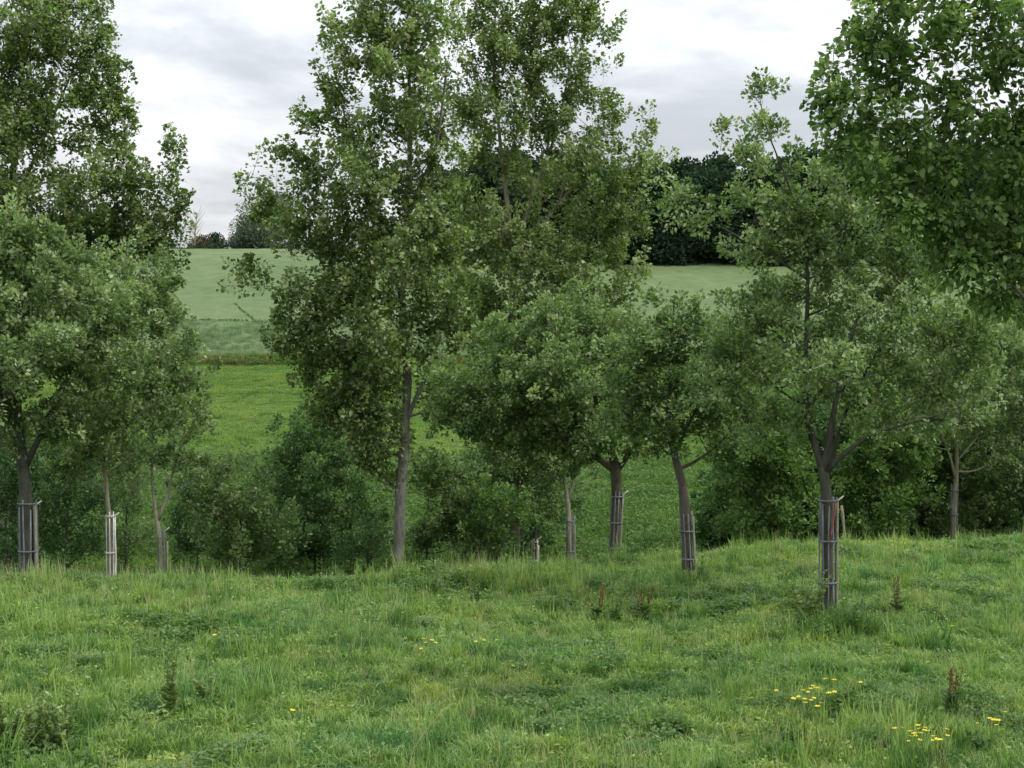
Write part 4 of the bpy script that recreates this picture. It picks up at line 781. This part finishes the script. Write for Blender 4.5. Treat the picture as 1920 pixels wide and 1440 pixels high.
weed('nettle', 1840, 1415, 60, 'dark weeds right of the lowest buttercup patch', 'nettle_plant', 'nettle', 'broadleaved weeds in the meadow', 8, 2)
weed('nettle', 1238, 1325, 32, 'small round dark weed in the open foreground grass', 'nettle_plant', 'nettle', 'broadleaved weeds in the meadow', 7)
weed('nettle', 955, 1325, 40, 'dark weed patch in the centre foreground', 'nettle_plant', 'nettle', 'broadleaved weeds in the meadow', 9, 1.8)
GG = 'dark grass clumps in the meadow'
for px, py, h, w, lab in [(1560, 1185, 70, 1.8, 'dark long grass clump around the foot of the nearest tall guard'), (1600, 1190, 55, 1.5, 'dark grass clump right of the nearest tall guard foot'), (1460, 1190, 40, 1.8, 'dark grass clump left of the bushy thistle'),
    (1300, 1105, 50, 1.6, 'dark grass clump at the foot of the dark leaning trunk'), (640, 1190, 38, 2.4, 'bluish dark grass clump left of centre'), (720, 1185, 34, 2.0, 'bluish dark grass clump right beside the left of centre one'),
    (595, 1228, 28, 1.4, 'small dark grass clump below the bluish clumps'), (1800, 1060, 40, 2.2, 'dark grass clump below the slim grey guard'), (310, 1400, 50, 2.2, 'dark grass clump below the tall upright thistle'), (680, 1325, 34, 1.6, 'dark grass clump in the left centre foreground'),
    (940, 1350, 30, 1.6, 'dark grass clump below the centre weed patch'), (840, 1095, 30, 2.0, 'dark grass clump near the crest right of the bare poplar trunk')]:
    weed('grassclump', px, py, h, lab, 'grass_clump', 'grass clump', GG, 3, w)
for px, py, h, lab in [(20, 1050, 60, 0), (120, 1060, 45, 0), (240, 1062, 45, 0), (400, 1062, 42, 0), (470, 1066, 40, 0), (560, 1064, 40, 0), (1100, 1060, 36, 0), (1330, 1045, 45, 0), (1420, 1040, 36, 0), (1640, 1020, 34, 0), (1880, 1005, 45, 0)][:0]: pass
# pale bent stalk
p = G(765, 1425); q = W(850, 1318, p[1]); B = Buf(); t = np.linspace(0, 1, 10)[:, None]; Q = p + (q - p) * t + np.array([0, 0, .06]) * np.sin(t * PI); tubes(B, Q[None], np.linspace(.006, .003, 10)[None], 5, tint=.8)
m = 26; P = Q[rng.integers(5, 10, m)]; leaves(B, 'blade', P, rng.normal(0, .4, (m, 3)) + (q - p), rng.normal(0, 1, (m, 3)), np.full(m, .07), rng.normal(.8, .1, m))
o = B.build('grass_stalk', M['straw'], None, p); o.location = p; tag(o, 'single pale dry stalk bending right at the bottom centre', 'grass stalk')
# buttercups
def flower_proto():
    root = bpy.data.objects.new('buttercup', None); COL.objects.link(root); root.empty_display_size = .05
    S_ = Buf(); H = .38; Q = np.array([[0, 0, -.02], [.01, 0, H * .5], [0, .012, H]]); tubes(S_, Q[None], np.array([[.003, .0025, .002]]), 4, tint=.5); S_.build('stem', M['weed'], root)
    Pt = Buf(); n = 6; a = np.arange(n) * 2 * PI / n; P = np.tile(Q[-1], (n, 1)); leaves(Pt, 'poplar', P, np.stack([np.cos(a), np.sin(a), np.full(n, .5)], 1), np.tile([0, 0, 1.], (n, 1)), np.full(n, .030), np.full(n, .5))
    leaves(Pt, 'poplar', P[:4], np.stack([np.cos(a[:4]) * .2, np.sin(a[:4]) * .2, np.ones(4)], 1), rng.normal(0, 1, (4, 3)), np.full(4, .014), np.full(4, .3)); Pt.build('petals', M['yellow'], root)
    return root
fl = flower_proto(); first = True
def flower(px, py, label, group, sc=1.0, white=False):
    global first
    p = G(px, py + 38 * sc); o = fl if first else copy_tree(fl, p); first = False
    o.location = p; o.scale = (sc, sc, sc); o.rotation_euler = (rng.normal(0, .15), rng.normal(0, .15), rng.random() * 6.28)
    tag(o, label, 'flower', group)
for spec in [(20, 1525, 1325, 38, 26, 'yellow flower in the scattered patch right of centre foreground', 'flowers of the scattered right foreground patch'),
             (22, 1735, 1412, 32, 14, 'yellow flower in the dense patch at the bottom right', 'flowers of the dense bottom right patch'),
             (5, 800, 1228, 22, 8, 'yellow flower in the small group left of centre', 'flowers of the group left of centre'),
             (5, 905, 1222, 22, 5, 'yellow flower in the small group at the centre of the meadow', 'flowers of the centre group'),
             (6, 1860, 1385, 26, 10, 'pale yellow flower beyond the dense bottom right patch', 'flowers right of the dense patch'),
             (16, 970, 1035, 30, 8, 'yellow flower on the crest by the tiny whitish guard', 'flowers on the crest by the tiny guard'),
             (14, 1640, 1012, 60, 6, 'yellow flower on the crest in front of the dark hedge', 'flowers on the crest before the hedge'),
             (12, 520, 1052, 70, 6, 'yellow flower on the crest in front of the rounded shrub', 'flowers on the crest by the round shrub')]:
    n, cx_, cy_, sx, sy, lab, grp = spec
    for i in range(n): flower(cx_ + rng.normal(0, sx * .7), cy_ + rng.normal(0, sy * .7), lab, grp, rng.uniform(.85, 1.25) * (.62 if cy_ < 1060 else 1))
for px, py, lab in [(1235, 1248, 'lone yellow flower in the open grass of the right centre'), (532, 1370, 'lone yellow flower in the left centre foreground'), (408, 1210, 'lone yellow flower on the left meadow'), (1793, 1193, 'lone yellow flower right of the nearest tall guard'), (1615, 1308, 'lone yellow flower just right of the scattered patch')]:
    flower(px, py, lab, None, 1.1)
